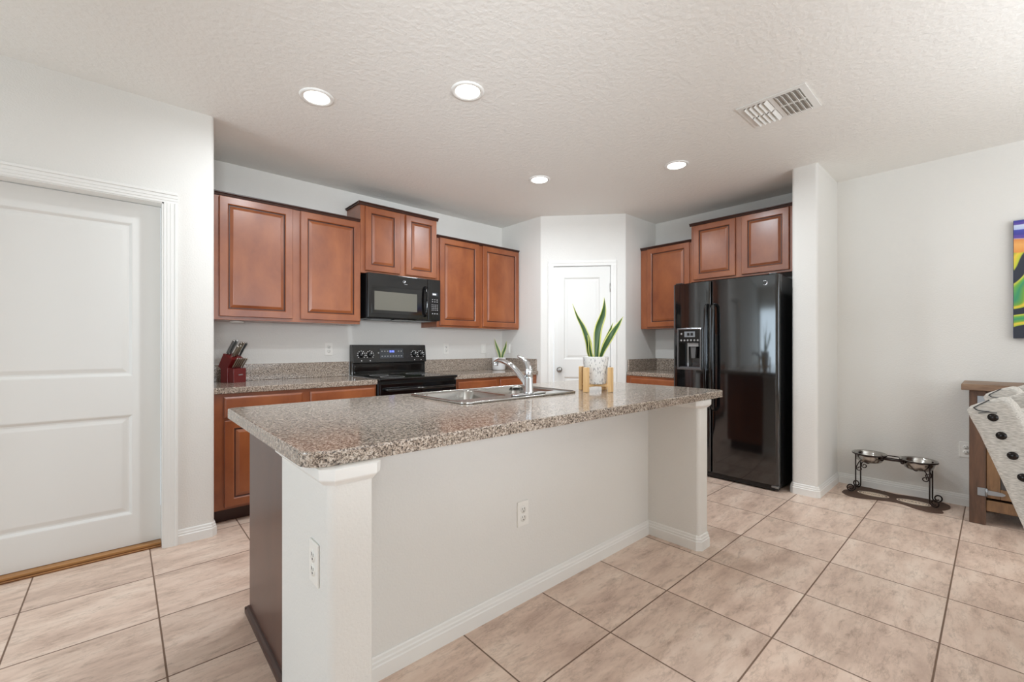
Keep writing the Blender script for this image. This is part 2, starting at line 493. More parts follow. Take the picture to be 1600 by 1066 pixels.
# unseen half of the room, with the windows the daylight comes through
b = nb()
box(b, XW - .12, XW, YS, .85, 0, H); box(b, XW - .12, XW, 3.22, YD + .1, 0, H)
box(b, XW - .12, XW, .85, 3.22, 2.12, H); box(b, XW - .12, XW, .85, 3.22, 0, .12)
struct('wall_west', b, M_WALL)
b = nb()
box(b, XW, -1.15, YS - .12, YS, 0, H); box(b, 3.55, XR, YS - .12, YS, 0, H)
box(b, -1.15, 3.55, YS - .12, YS, 2.35, H); box(b, -1.15, 3.55, YS - .12, YS, 0, .38)
struct('wall_south', b, M_WALL)


def window(name, along, a0, a1, z0, z1, pos, nm):
    b = nb()
    def bx(p, q, r, s, t=0.05):
        if along == 'Y': box(b, pos - t, pos, p, q, r, s)
        else: box(b, p, q, pos - t, pos, r, s)
    bx(a0, a0 + .05, z0, z1); bx(a1 - .05, a1, z0, z1); bx(a0, a1, z0, z0 + .05); bx(a0, a1, z1 - .05, z1)
    for k in range(1, nm):
        c = a0 + (a1 - a0) * k / nm; bx(c - .03, c + .03, z0, z1)
    w = struct(name, b, M_TRIM)
    b = nb()
    if along == 'Y': box(b, pos - .032, pos - .026, a0 + .05, a1 - .05, z0 + .05, z1 - .05)
    else: box(b, a0 + .05, a1 - .05, pos - .032, pos - .026, z0 + .05, z1 - .05)
    struct('pane', b, M_SKYGLASS, w)


window('window_1', 'Y', .85, 3.22, .12, 2.12, XW - .02, 2)
window('window_2', 'X', -1.15, 3.55, .38, 2.35, YS - .02, 4)

# baseboards: one moulded profile swept along plan paths
BBP = [(0, 0), (.0145, 0), (.0145, .052), (.011, .056), (.011, .066), (.0075, .071), (.0065, .082), (.003, .0865), (0, .0865)]


def baseboard(name, path, closed_side=1):
    """path in plan; board grows to the right-hand side of the path (closed_side=1) """
    b = nb(); N = len(path); P = [Vector(p) for p in path]
    norms = []
    for i in range(N - 1):
        d = (P[i + 1] - P[i]).normalized(); norms.append(Vector((d.y, -d.x)) * closed_side)
    rows = []
    for i in range(N):
        if i == 0: m = norms[0]
        elif i == N - 1: m = norms[-1]
        else:
            m = (norms[i - 1] + norms[i]); m = m / (m.dot(norms[i]))
        rows.append([b.verts.new((P[i].x + m.x * t, P[i].y + m.y * t, z)) for t, z in BBP])
    fs = []
    for A, B in zip(rows, rows[1:]):
        for k in range(len(BBP) - 1): fs.append(b.faces.new((A[k], A[k + 1], B[k + 1], B[k])))
    fs.append(b.faces.new(rows[0])); fs.append(b.faces.new(rows[-1][::-1]))
    bmesh.ops.recalc_face_normals(b, faces=fs)
    return struct(name, b, M_TRIM)


ch = .018
baseboard('baseboard_left', [(.252, YD), (XN - ch, YD), (XN, YD + ch), (XN, 3.458)])
baseboard('baseboard_column', [(4.28, CY1), (CX + ch, CY1), (CX, CY1 - ch), (CX, CY0 + ch), (CX + ch, CY0), (XR - .015, CY0)], 1)
baseboard('baseboard_right', [(XR, CY0), (XR, YS)], 1)

# left door: casing, jamb, slab, threshold
b = nb()
for (x0, x1, z0, z1) in ((.187, .252, 0, 2.054),):
    box(b, x0, x1, YD - .011, YD, z0, z1); box(b, x0 + .014, x1, YD - .014, YD - .011, z0, z1)
    box(b, x0 + .030, x1, YD - .017, YD - .014, z0, z1); box(b, x1 - .016, x1, YD - .022, YD - .017, z0, z1, .002, 1)
for (x0, x1) in ((-.815, -.750),):
    box(b, x0, x1, YD - .011, YD, 0, 2.054); box(b, x0, x1 - .014, YD - .014, YD - .011, 0, 2.054)
    box(b, x0, x1 - .030, YD - .017, YD - .014, 0, 2.054); box(b, x0, x0 + .016, YD - .022, YD - .017, 0, 2.054, .002, 1)
box(b, -.815, .252, YD - .011, YD, 2.054, 2.118); box(b, -.815, .252, YD - .014, YD - .011, 2.068, 2.118)
box(b, -.815, .252, YD - .017, YD - .014, 2.084, 2.118); box(b, -.815, .252, YD - .022, YD - .017, 2.102, 2.118, .002, 1)
box(b, .178, .19, YD - .006, YD + .122, 0, 2.06); box(b, -.74, -.728, YD - .006, YD + .122, 0, 2.06); box(b, -.74, .19, YD - .006, YD + .122, 2.048, 2.06)
struct('trim_1', b, M_TRIM)


def panel_door(w, h, th, stile, panels, mi=0):
    """moulded slab; front at y=0, panels = [(z0, z1)]"""
    b = nb()
    box(b, 0, w, .012, th, 0, h)
    zs = [0] + [z for p in panels for z in p] + [h]
    box(b, 0, stile, 0, .012, 0, h); box(b, w - stile, w, 0, .012, 0, h)
    for k in range(0, len(zs), 2): box(b, stile, w - stile, 0, .012, zs[k], zs[k + 1])
    for z0, z1 in panels:
        fs = rings_rect(b, w - 2 * stile, z1 - z0, [(0, 0), (.005, .001), (.018, .0115), (.026, .0117), (.046, .0060), (.050, .0055)], stile, z0)
    bmesh.ops.recalc_face_normals(b, faces=b.faces)
    return b


b = place(panel_door(.903, 2.018, .04, .126, [(.180, .772), (.995, 1.900)]), (-.727, 3.402, .027), (1, 0))
door1 = struct('door_1', b, M_DOOR)
b = nb(); box(b, -.727, .177, 3.335, 3.44, 0, .011, .003, 2, 1); box(b, -.727, .177, 3.352, 3.44, .011, .024, .002, 2, 0)
struct('trim_2', b, [M_OAK, M_OAKD])

# pantry door in the diagonal
ux = (dv.x, dv.y)
b = nb()
for x0, x1, m in ((.082, .139, 0), (.769, .826, 1)):
    box(b, x0, x1, -.012, 0, 0, 2.088); box(b, x0 if m == 0 else x1 - .03, x0 + .03 if m == 0 else x1, -.017, -.012, 0, 2.088, .002, 1)
box(b, .082, .826, -.012, 0, 2.088, 2.147); box(b, .082, .826, -.017, -.012, 2.117, 2.147, .002, 1)
box(b, S0, .143, -.004, .11, 0, 2.092); box(b, .765, S1, -.004, .11, 0, 2.092); box(b, S0, S1, -.004, .11, 2.086, ZP)
place(b, (PA.x, PA.y, 0), ux); struct('trim_3', b, M_TRIM)
b = place(panel_door(.616, 2.066, .035, .107, [(.20, .845), (1.035, 1.948)]), (PD(.146, .012).x, PD(.146, .012).y, .016), ux)
door2 = struct('door_2', b, M_DOOR)
def pl(b, s, out, z): return place(b, (PD(s, -out + .012).x, PD(s, -out + .012).y, z), ux)
b = nb(); lathe(b, [(0, 0), (.030, 0), (.031, .004), (.026, .010), (.013, .014), (.011, .032), (.018, .038), (.027, .048), (.029, .058), (.024, .067), (.012, .071), (0, .0715)], (0, 0, 0), 24, axis='Y')
struct('knob', pl(b, .207, 0, .938), M_NICKEL, door2)
for z in (.30, .935, 1.845):
    b = nb(); box(b, -.004, .010, -.002, .002, -.045, .045); lathe(b, [(0, -.048), (.006, -.048), (.006, .048), (0, .048)], (.004, -.006, 0), 10)
    struct('hinge', pl(b, .760, 0, z), M_NICKEL, door2)

# island pony wall: left post, recessed panel and right return
IX0, IXP, IX1, IX2 = .400, .520, 2.512, 2.635
IYF, IYW, IYB = 1.160, 1.490, 1.598
b = nb()
prism(b, fillet([(IX0, IYB), (IX0, IYF), (IXP, IYF), (IXP, IYW), (IX1, IYW), (IX1, IYF), (IX2, IYF), (IX2, IYB)],
                [0, .028, .006, 0, 0, .02, .02, 0]), 0, .880)
struct('wall_island', b, M_WALL, smooth=40)
baseboard('baseboard_island', [(IXP, IYF + .02), (IXP, IYW), (IX1, IYW), (IX1, IYF + ch), (IX1 + ch, IYF), (IX2 - ch, IYF), (IX2, IYF + ch), (IX2, IYB)], 1)


def cap_mould(name, outer):
    """small crown moulding under the worktop round a wall end; outer = plan path, grows right-hand side"""
    prof = [(0, .834), (.006, .834), (.010, .839), (.019, .848), (.021, .852), (.022, .880), (0, .880)]
    b = nb(); P = [Vector(p) for p in outer]; N = len(P); norms = []
    for i in range(N - 1):
        d = (P[i + 1] - P[i]).normalized(); norms.append(Vector((d.y, -d.x)))
    rows = []
    for i in range(N):
        m = norms[0] if i == 0 else norms[-1] if i == N - 1 else (norms[i - 1] + norms[i]) / ((norms[i - 1] + norms[i]).dot(norms[i]))
        rows.append([b.verts.new((P[i].x + m.x * t, P[i].y + m.y * t, z)) for t, z in prof])
    fs = []
    for A, B in zip(rows, rows[1:]):
        for k in range(len(prof)): fs.append(b.faces.new((A[k], A[(k + 1) % len(prof)], B[(k + 1) % len(prof)], B[k])))
    fs.append(b.faces.new(rows[0])); fs.append(b.faces.new(rows[-1][::-1]))
    bmesh.ops.recalc_face_normals(b, faces=fs)
    return struct(name, b, M_TRIM)


cap_mould('trim_4', [(IX0, IYB), (IX0, IYF + ch), (IX0 + ch, IYF), (IXP - .004, IYF), (IXP, IYF + .004), (IXP, IYW)][::1] if False else [(IX0, IYB), (IX0, IYF + ch), (IX0 + ch, IYF), (IXP - .006, IYF), (IXP, IYF + .006), (IXP, IYW)][::-1][::-1])
cap_mould('trim_5', [(IX1, IYW), (IX1, IYF + ch), (IX1 + ch, IYF), (IX2 - ch, IYF), (IX2, IYF + ch), (IX2, IYB)])
for nm in ('trim_4', 'trim_5'): pass

# ------------------------------------------------------------------ cabinets
def door_bm(w, h, fr=.056):
    b = nb()
    rings_rect(b, w, h, [(0, .020), (0, .003), (.003, 0), (fr - .006, 0), (fr, .004)], cap=False)
    rings_rect(b, w, h, [(fr, .004), (fr + .003, .010), (fr + .009, .010)], mi=1, cap=False)
    rings_rect(b, w, h, [(fr + .009, .010), (fr + .028, .003), (fr + .031, .0025)])
    rings_rect(b, w, h, [(0, .020)])
    bmesh.ops.remove_doubles(b, verts=b.verts, dist=1e-5)
    bmesh.ops.recalc_face_normals(b, faces=b.faces)
    return b


def drawer_bm(w, h):
    b = nb()
    rings_rect(b, w, h, [(0, .020), (0, .006), (.006, .001), (.012, 0), (.016, 0)])
    rings_rect(b, w, h, [(0, .020)])
    bmesh.ops.recalc_face_normals(b, faces=b.faces)
    return b


# local cabinet frame: x along the run, y = 0 at the face frame, +y to the wall
def cabinet(name, label, origin, ux, w, d, z0, z1, doors, drawers=(), crown=None, toe=False, wood=None, group=None, extra=None):
    wood = wood or M_WOOD
    o3 = (origin[0], origin[1], 0)
    u = Vector((ux[0], ux[1])); v = Vector((-u.y, u.x))
    base = Vector(origin[:2]) + u * (w / 2) + v * (d / 2)
    t = thing(name, label, 'cabinet', (base.x, base.y, z0 if not toe else 0), group)
    b = nb()
    box(b, 0, w, 0, d, z0, z1, .0015, 1)
    obj('carcass', place(b, o3, ux), wood, t)
    if toe:
        b = nb(); box(b, .0, w, .075, d, 0, z0); obj('toe_kick', place(b, o3, ux), M_TOE, t)
    if crown:
        ol, orr, hh = crown
        b = nb()
        prof = [(0, z1 - .026), (.004, z1 - .024), (.010, z1 - .010), (.018, z1 - .004), (.018, z1 + .004), (0, z1 + .004)]
        f = prism(b, [(-y, z) for y, z in prof], -ol, w + orr, axis='X')
        box(b, -ol, w + orr, 0, d, z1, z1 + .004)
        if ol > 0: box(b, -ol * .6, 0, 0, d, z1 - .012, z1 + .004)
        if orr > 0: box(b, w, w + orr * .6, 0, d, z1 - .012, z1 + .004)
        obj('crown_strip', place(b, o3, ux), M_DARKTRIM, t)
    for (x0, x1, a, c) in doors:
        obj('door', place(door_bm(x1 - x0, c - a), (origin[0] + u.x * x0 - v.x * .0205, origin[1] + u.y * x0 - v.y * .0205, a), ux), [wood, M_GROOVE], t)
    for (x0, x1, a, c) in drawers:
        obj('drawer', place(drawer_bm(x1 - x0, c - a), (origin[0] + u.x * x0 - v.x * .0205, origin[1] + u.y * x0 - v.y * .0205, a), ux), wood, t)
    return t


FY = 3.757                      # face frames of the wall cabinets
c = cabinet('wall_cabinet', 'cherry wall cabinet with two wide doors above the knife block, left of the microwave', (XN + .002, FY), (1, 0), 1.567 - XN - .003, YB - FY - .001, 1.393, 2.318,
        [(.522 - XN, 1.011 - XN, 1.418, 2.290), (1.070 - XN, 1.562 - XN, 1.418, 2.290)], crown=(0, 0, 0))
b = nb(); lathe(b, [(0, 0), (.045, 0), (.048, -.004), (.046, -.012), (0, -.013)], (.66, 3.90, 1.393), 20); obj('puck_light', b, M_PLATE, c)
cabinet('wall_cabinet', 'small raised cherry wall cabinet with two doors directly above the black microwave', (1.569, FY - .004), (1, 0), .782, YB - FY + .003, 1.852, 2.478,
        [(.040, .376, 1.876, 2.446), (.438, .772, 1.876, 2.446)], crown=(.02, .018, 0))
cabinet('wall_cabinet', 'cherry wall cabinet with two doors between the microwave and the pantry corner', (2.356, FY), (1, 0), 3.478 - 2.356, YB - FY - .001, 1.393, 2.318,
        [(2.386 - 2.356, 2.880 - 2.356, 1.412, 2.296), (2.936 - 2.356, 3.466 - 2.356, 1.412, 2.296)], crown=(0, 0, 0))
FX = 4.395
cabinet('wall_cabinet', 'narrow single door cherry wall cabinet between the pantry wall and the refrigerator', (FX, 2.698), (0, -1), .588, XR - FX - .001, 1.393, 2.304,
        [(.088, .572, 1.412, 2.280)], crown=(0, 0, 0))
cabinet('wall_cabinet', 'short cherry wall cabinet with two doors above the black refrigerator', (FX - .004, 2.108), (0, -1), 2.108 - 1.120, XR - FX + .003, 1.860, 2.462,
        [(.030, .438, 1.880, 2.432), (.494, .890, 1.880, 2.432)], crown=(.016, 0, 0))

BFY = 3.460
cabinet('base_cabinet', 'cherry base cabinet under the knife block counter, left of the range', (XN + .002, BFY), (1, 0), 1.583 - XN - .003, YB - BFY - .001, .100, .879,
        [(.072, .565, .118, .698), (.615, 1.128, .118, .698)], [(.070, .562, .716, .856), (.617, 1.130, .716, .856)], toe=True)
cabinet('base_cabinet', 'cherry base cabinet with two drawers between the range and the pantry corner', (2.362, BFY), (1, 0), 3.478 - 2.362, YB - BFY - .001, .100, .879,
        [(.04, .52, .118, .698), (.57, 1.07, .118, .698)], [(.04, .522, .716, .856), (.568, 1.07, .716, .856)], toe=True)
cabinet('base_cabinet', 'narrow cherry base cabinet beside the refrigerator, under the small counter', (4.105, 2.698), (0, -1), .588, XR - 4.105 - .001, .100, .879,
        [(.06, .56, .118, .698)], [(.06, .57, .716, .856)], toe=True)

# island cabinets: dark end panel towards the left door
t = thing('island_base_cabinet', 'island base cabinet with a dark brown end panel facing the left door', 'cabinet', (1.6, 1.93, 0))
b = nb(); box(b, .449, 1.16, 1.600, 2.235, .10, .879); box(b, 2.06, 2.66, 1.600, 2.235, .10, .879); box(b, 1.16, 2.06, 1.600, 1.66, .10, .879); box(b, 1.16, 2.06, 2.215, 2.235, .10, .879)
box(b, 1.16, 2.06, 1.66, 2.215, .10, .118)
obj('carcass', b, M_WOOD, t)
b = nb(); box(b, .46, 2.66, 1.60, 2.17, 0, .10); obj('toe_kick', b, M_TOE, t)
b = nb(); box(b, .430, .449, 1.600, 2.252, 0, .879, .0015, 1); obj('end_panel', b, M_ENDPANEL, t)['label'] = 'dark brown end panel'
b = nb(); prism(b, [(.430, 0), (.412, 0), (.412, .012), (.416, .020), (.424, .026), (.430, .027)], 1.600, 2.262, axis='Y'); box(b, .412, .449, 2.252, 2.266, 0, .024, .003, 2)
obj('shoe_moulding', b, M_DARKTRIM, t)
for k, (x0, x1) in enumerate(((.46, .80), (.82, 1.15), (1.17, 1.60), (1.62, 2.05), (2.07, 2.64))):
    obj('door', place(door_bm(x1 - x0, .58), (x1, 2.2565, .118), (-1, 0)), [M_WOOD, M_GROOVE], t)
    obj('drawer', place(drawer_bm(x1 - x0, .14), (x1, 2.2565, .716), (-1, 0)), M_WOOD, t)

# ------------------------------------------------------------------ worktops
ZC0, ZC = .8808, .922


def worktop(name, label, pts, rads, splash=(), z1=ZC, holes=None):
    b = nb(); poly = fillet(pts, rads, 8)
    xs = [p[0] for p in poly]; ys = [p[1] for p in poly]
    t = thing(name, label, 'countertop', ((min(xs) + max(xs)) / 2, (min(ys) + max(ys)) / 2, ZC0))
    if holes:
        x0, x1, y0, y1 = holes
        X0, X1, Y0, Y1 = min(xs), max(xs), min(ys), max(ys)
        # ring of faces round a rectangular cut-out
        top = [b.verts.new((p[0], p[1], z1)) for p in poly]
        bot = [b.verts.new((p[0], p[1], ZC0)) for p in poly]
        hc = [(x0, y0), (x1, y0), (x1, y1), (x0, y1)]
        ht = [b.verts.new((p[0], p[1], z1)) for p in hc]; hb = [b.verts.new((p[0], p[1], ZC0)) for p in hc]
        n = len(poly)
        for i in range(n): b.faces.new((bot[i], bot[(i + 1) % n], top[(i + 1) % n], top[i]))
        for i in range(4): b.faces.new((ht[i], ht[(i + 1) % 4], hb[(i + 1) % 4], hb[i]))
        def near(q): return min(range(n), key=lambda i: (poly[i][0] - q[0]) ** 2 + (poly[i][1] - q[1]) ** 2)
        cn = [near((X0, Y0)), near((X1, Y0)), near((X1, Y1)), near((X0, Y1))]
        for lay, hl in ((top, ht), (bot, hb)):
            for k in range(4):
                i, j = cn[k], cn[(k + 1) % 4]; seq = []
                q = i
                while True:
                    seq.append(lay[q])
                    if q == j: break
                    q = (q + 1) % n
                b.faces.new(seq + [hl[(k + 1) % 4], hl[k]])
        bmesh.ops.recalc_face_normals(b, faces=b.faces)
        es = [e for e in b.edges if all(v in set(top) for v in e.verts)]
        bmesh.ops.bevel(b, geom=es, offset=.006, segments=3, profile=.5, affect='EDGES')
    else:
        prism(b, poly, ZC0, z1, bev=.006, bseg=3)
    obj('slab', b, M_GRAN, t)
    for (x0, x1, y0, y1) in splash:
        b = nb(); box(b, x0, x1, y0, y1, z1, 1.056, .003, 2); obj('backsplash', b, M_GRAN, t)
    return t


worktop('worktop', 'speckled granite-look counter with backsplash holding the knife block, left of the range', [(XN + .001, 3.432), (1.583, 3.432), (1.583, YB - .001), (XN + .001, YB - .001)], [0, .004, 0, 0],
        [(XN + .001, 1.583, YB - .021, YB - .001)])
worktop('worktop', 'speckled granite-look counter with the small white plant pot, right of the range', [(2.362, 3.432), (3.478, 3.432), (3.478, YB - .001), (2.362, YB - .001)], [.004, 0, 0, 0],
        [(2.362, 3.478, YB - .021, YB - .001), (3.458, 3.478, 3.45, YB - .022)])
worktop('worktop', 'short speckled granite-look counter between the pantry wall and the refrigerator', [(4.078, 2.110), (XR - .001, 2.110), (XR - .001, 2.698), (4.112, 2.698)], [.004, 0, 0, 0],
        [(XR - .021, XR - .001, 2.110, 2.677), (4.125, XR - .001, 2.678, 2.698)])
SINK = (1.225, 2.015, 1.695, 2.195)
worktop('island_worktop', 'long speckled granite-look island counter with the sink set into it', [(.350, 1.180), (2.850, 1.145), (2.850, 2.305), (.350, 2.305)], [.065, .055, .03, .03], holes=SINK)

# ------------------------------------------------------------------ range
t = thing('range', 'black electric range with raised control backguard under the microwave', 'stove', (1.972, 3.75, 0))
RX0, RX1 = 1.588, 2.357
b = nb(); box(b, RX0, RX1, 3.44, 4.045, .02, .905, .003, 1); obj('body', b, M_BLACKM, t)
b = nb(); box(b, RX0 - .004, RX1 + .004, 3.395, 3.985, .905, .929, .008, 3); obj('cooktop', b, M_BLACK, t)
for x, y, r in ((1.78, 3.56, .105), (2.17, 3.56, .085), (1.78, 3.83, .085), (2.17, 3.83, .105)):
    b = nb(); lathe(b, [(r - .004, 0), (r - .004, .0006), (r, .0006), (r, 0)], (x, y, .929), 40); obj('burner_ring', b, M_GREYMARK, t)
def CY(z): return 3.958 + (z - 1.045) * .125        # console face: slope between (3.958,1.045) and (3.978,1.205)
sl = math.atan(.125)


def on_console(b, x, z, out=0.0):
    m = Matrix.Translation((x, CY(z) - out, z)) @ Matrix.Rotation(-sl, 4, 'X'); bmesh.ops.transform(b, matrix=m, verts=b.verts); return b


KNOBS = (1.668, 1.752, 2.222, 2.296)
g = nb(); prism(g, [(3.985, .929), (3.985, 1.035), (3.958, 1.045), (3.978, 1.205), (3.990, 1.212), (4.045, 1.212), (4.045, .929)], RX0, RX1, axis='X', bev=.004)
for x in KNOBS:                                       # printed dial marks
    b = nb()
    for q in range(9):
        a = math.radians(-40 + q * 32.5); cx, cz = .036 * math.cos(a), .036 * math.sin(a); box(b, cx - .0038, cx + .0038, -.0012, 0, cz - .003, cz + .003)
    box(b, -.004, .004, -.0012, 0, -.060, -.053)
    merge(g, on_console(b, x, 1.118), 1)
b = nb(); box(b, -.006, .006, -.002, 0, -.006, .006); box(b, .250, .262, -.002, 0, -.020, -.004); merge(g, on_console(b, 1.838, 1.135), 2)
bg = obj('backguard', g, [M_PANEL, M_WHITEMARK, M_GREYMARK], t)
b = nb(); box(b, RX0 + .02, RX1 - .02, 3.979, 3.986, .945, 1.020, .004, 2); obj('lower_trim', b, M_BLACK, bg)
for x in KNOBS:
    g = nb(); lathe(g, [(0, .024), (.015, .024), (.020, .020), (.024, .004), (.026, 0), (0, 0)], (0, 0, 0), 24, axis='Y'); box(g, -.003, .003, -.030, -.022, -.02, .02, .001, 1)
    b = nb(); box(b, -.003, .003, -.0312, -.030, .004, .018); merge(g, b, 1)
    obj('knob', on_console(g, x, 1.118), [M_BLACKM, M_WHITEMARK], bg)
g = nb(); box(g, -.125, .125, -.0025, 0, -.048, .048, .001, 1)
b = nb()
for i in range(8):
    for j in range(2):
        if j == 1 and 2 < i < 6: continue
        box(b, -.108 + i * .029, -.095 + i * .029, -.0034, -.0024, -.030 + j * .048, -.022 + j * .048)
merge(g, b, 1)
b = nb()
for q, wd in enumerate((.008, .004, .008, .008)): box(b, -.022 + q * .013, -.022 + q * .013 + wd, -.0034, -.0024, .010, .030)
merge(g, b, 2)
obj('display_panel', on_console(g, 1.975, 1.128), [M_LCD, M_GREYMARK, M_LCDLIT], bg)
b = nb(); box(b, RX0 + .006, RX1 - .006, 3.402, 3.44, .25, .885, .006, 2); dr = obj('oven_door', b, M_BLACK, t)
b = nb(); box(b, RX0 + .10, RX1 - .10, 3.399, 3.403, .38, .72, .001, 1); obj('oven_window', b, M_LCD, dr)
b = nb(); tube(b, [(RX0 + .05, 3.40, .835), (RX0 + .05, 3.372, .835), (RX0 + .07, 3.356, .835), (RX1 - .07, 3.356, .835), (RX1 - .05, 3.372, .835), (RX1 - .05, 3.40, .835)], .013, 12); obj('handle', b, M_BLACK, dr)
b = nb(); box(b, RX0 + .006, RX1 - .006, 3.408, 3.44, .06, .24, .006, 2); obj('drawer', b, M_BLACK, t)
for x in (RX0 + .04, RX1 - .04):
    for y in (3.49, 4.0):
        b = nb(); lathe(b, [(0, 0), (.018, 0), (.018, .022), (0, .022)], (x, y, 0), 12); obj('foot', b, M_BLACKM, t)

# ------------------------------------------------------------------ microwave
t = thing('microwave', 'black over-the-range microwave with grey window, mounted under the raised cabinet', 'microwave', (1.975, 3.87, 1.44))
MX0, MX1, MY = 1.602, 2.348, 3.672
b = nb(); box(b, MX0, MX1, MY + .03, YB - .001, 1.446, 1.850, .003, 1); obj('body', b, M_BLACKM, t)
b = nb(); box(b, MX0, 2.205, MY, MY + .029, 1.452, 1.850, .006, 3); d = obj('door', b, M_PANEL, t)
b = nb(); box(b, 1.638, 2.150, MY - .001, MY + .002, 1.492, 1.735, .001, 1); obj('window_surround', b, M_BLACK, d)
b = nb(); box(b, 1.662, 2.086, MY - .003, MY - .001, 1.522, 1.690, .0008, 1); obj('window_glass', b, M_MWGLASS, d)
b = nb(); tube(b, smooth_path([(2.172, MY - .002, 1.765), (2.172, MY - .030, 1.740), (2.172, MY - .042, 1.63), (2.172, MY - .030, 1.515), (2.172, MY - .002, 1.490)], 6), .013, 12); obj('handle', b, M_BLACK, d)
g = nb(); box(g, 2.207, MX1, MY, MY + .029, 1.452, 1.850, .006, 3)
b = nb()
for i in range(3):
    for z in (1.650, 1.630): box(b, 2.250 + i * .026, 2.262 + i * .026, MY - .0012, MY + .001, z, z + .007)
    box(b, 2.250 + i * .026, 2.262 + i * .026, MY - .0012, MY + .001, 1.512, 1.521)
for i in range(4):
    for j in range(4): box(b, 2.247 + i * .020, 2.256 + i * .020, MY - .0012, MY + .001, 1.548 + j * .017, 1.555 + j * .017)
merge(g, b, 1)
cp = obj('control_panel', g, [M_PANEL, M_GREYMARK], t)
g = nb(); box(g, 2.250, 2.318, MY - .0015, MY + .001, 1.690, 1.722)
b = nb(); box(b, 2.256, 2.296, MY - .0025, MY - .0010, 1.698, 1.714); merge(g, b, 1)
obj('display', g, [M_LCD, M_WHITEMARK], cp)


def badge(b, c, r, axis, n=24):
    """round badge with an inner ring and a curled script mark"""
    lathe(b, [(0, .002), (r * .80, .002), (r * .86, .003), (r, .003), (r * 1.02, 0), (0, 0)], c, n, 0, axis)


def script(c, r, axis):
    b = nb(); p = []
    for k in range(26):
        a = k / 25 * 2 * math.pi * 1.25; q = r * (.58 - .30 * k / 25); p.append((q * math.cos(a + .6), q * math.sin(a + .6)))
    P3 = [(c[0] + x, c[1] - .0025, c[2] + z) if axis == 'Y' else (c[0] - .0025, c[1] - x, c[2] + z) for x, z in p]
    tube(b, P3, r * .07, 6)
    q = [(-r * .1 + r * .35 * math.cos(k / 14 * 4.6 + 2), r * .05 + r * .30 * math.sin(k / 14 * 4.6 + 2)) for k in range(15)]
    P3 = [(c[0] + x, c[1] - .0025, c[2] + z) if axis == 'Y' else (c[0] - .0025, c[1] - x, c[2] + z) for x, z in q]
    tube(b, P3, r * .07, 6)
    return b


b = nb(); badge(b, (1.952, MY, 1.797), .014, 'Y', 20); bd = obj('badge', b, M_SILVER, d)
obj('script_mark', script((1.952, MY, 1.797), .014, 'Y'), M_BLACKM, bd)
b = nb(); box(b, 1.955, 1.985, MY - .001, MY + .001, 1.772, 1.776); obj('model_print', b, M_GREYMARK, d)
b = nb(); box(b, 1.66, 1.84, 3.74, 3.90, 1.440, 1.447); obj('vent_grille', b, M_GALV, t)
b = nb(); box(b, 2.10, 2.28, 3.74, 3.90, 1.440, 1.447); obj('vent_grille', b, M_GALV, t)
b = nb(); box(b, 1.86, 2.08, 3.69, 3.76, 1.440, 1.447); obj('cooktop_lamp', b, M_BLACK, t)

# ------------------------------------------------------------------ refrigerator
t = thing('refrigerator', 'black side-by-side refrigerator with a dispenser in the left door', 'refrigerator', (4.35, 1.64, 0))
FY0, FY1, FZ = 1.180, 2.096, 1.792
b = nb(); box(b, 4.060, 4.680, FY0 + .006, FY1 - .006, .02, FZ - .004, .004, 1); obj('body', b, M_BLACKM, t)


def bow_door(y0, y1, z0, z1, bow=.012, cut=None):
    """bowed door, front towards -x"""
    pts = []
    n = 14
    for k in range(n + 1):
        s = k / n; y = y0 + (y1 - y0) * s
        edge = min(s, 1 - s) * (y1 - y0); r = .016
        dx = 0 if edge >= r else r - math.sqrt(max(0, r * r - (r - edge) ** 2))
        pts.append((3.978 + bow * (2 * s - 1) ** 2 + dx, y))
    # finer points at the rounded edges
    fine = []
    for s in (0.0, .004, .012, .024): 
        y = y0 + (y1 - y0) * s; edge = s * (y1 - y0); dx = .016 - math.sqrt(max(0, .016 ** 2 - (.016 - min(edge, .016)) ** 2)); fine.append((3.978 + bow * (2 * s - 1) ** 2 + dx, y))
    fine2 = [(x, y1 - (y - y0)) for x, y in fine][::-1]
    mid = [p for p in pts if y0 + .02 < p[1] < y1 - .02]
    poly = fine + mid + fine2 + [(4.055, y1), (4.055, y0)]
    return poly


DYS = 1.730
b = nb(); prism(b, bow_door(FY0, DYS - .003, .055, FZ), .055, FZ); fd = obj('refrigerator_door', b, M_FRIDGE, t, smooth=35)
# freezer door with a dispenser recess
DY0, DY1, DZ0, DZ1 = 1.822, 2.034, .990, 1.358
poly = bow_door(DYS + .003, FY1, .055, FZ)
b = nb(); prism(b, poly, .055, DZ0); prism(b, poly, DZ1, FZ)
def clip(poly, lo, hi):
    return [p for p in poly if lo - 1e-6 <= p[1] <= hi + 1e-6]
lowp = [p for p in poly if p[1] <= DY0 and p[0] < 4.05]; hip = [p for p in poly if p[1] >= DY1 and p[0] < 4.05]
prism(b, lowp + [(3.980, DY0), (4.055, DY0), (4.055, DYS + .003)], DZ0, DZ1); prism(b, [(3.980, DY1)] + hip + [(4.055, FY1), (4.055, DY1)], DZ0, DZ1)
box(b, 4.045, 4.055, DY0, DY1, DZ0, DZ1)
zd = obj('freezer_door', b, M_FRIDGE, t, smooth=35)
b = nb()
for (y0, y1, z0, z1) in ((DY0 - .012, DY1 + .012, DZ1 - .006, DZ1 + .012), (DY0 - .012, DY1 + .012, DZ0 - .012, DZ0 + .010), (DY0 - .012, DY0 + .004, DZ0, DZ1), (DY1 - .004, DY1 + .012, DZ0, DZ1)):
    box(b, 3.966, 3.986, y0, y1, z0, z1, .004, 2)
obj('dispenser_frame', b, M_CHROME if False else mat('dispenser_bezel', (120, 121, 123), 0.16, metal=0.8), zd)
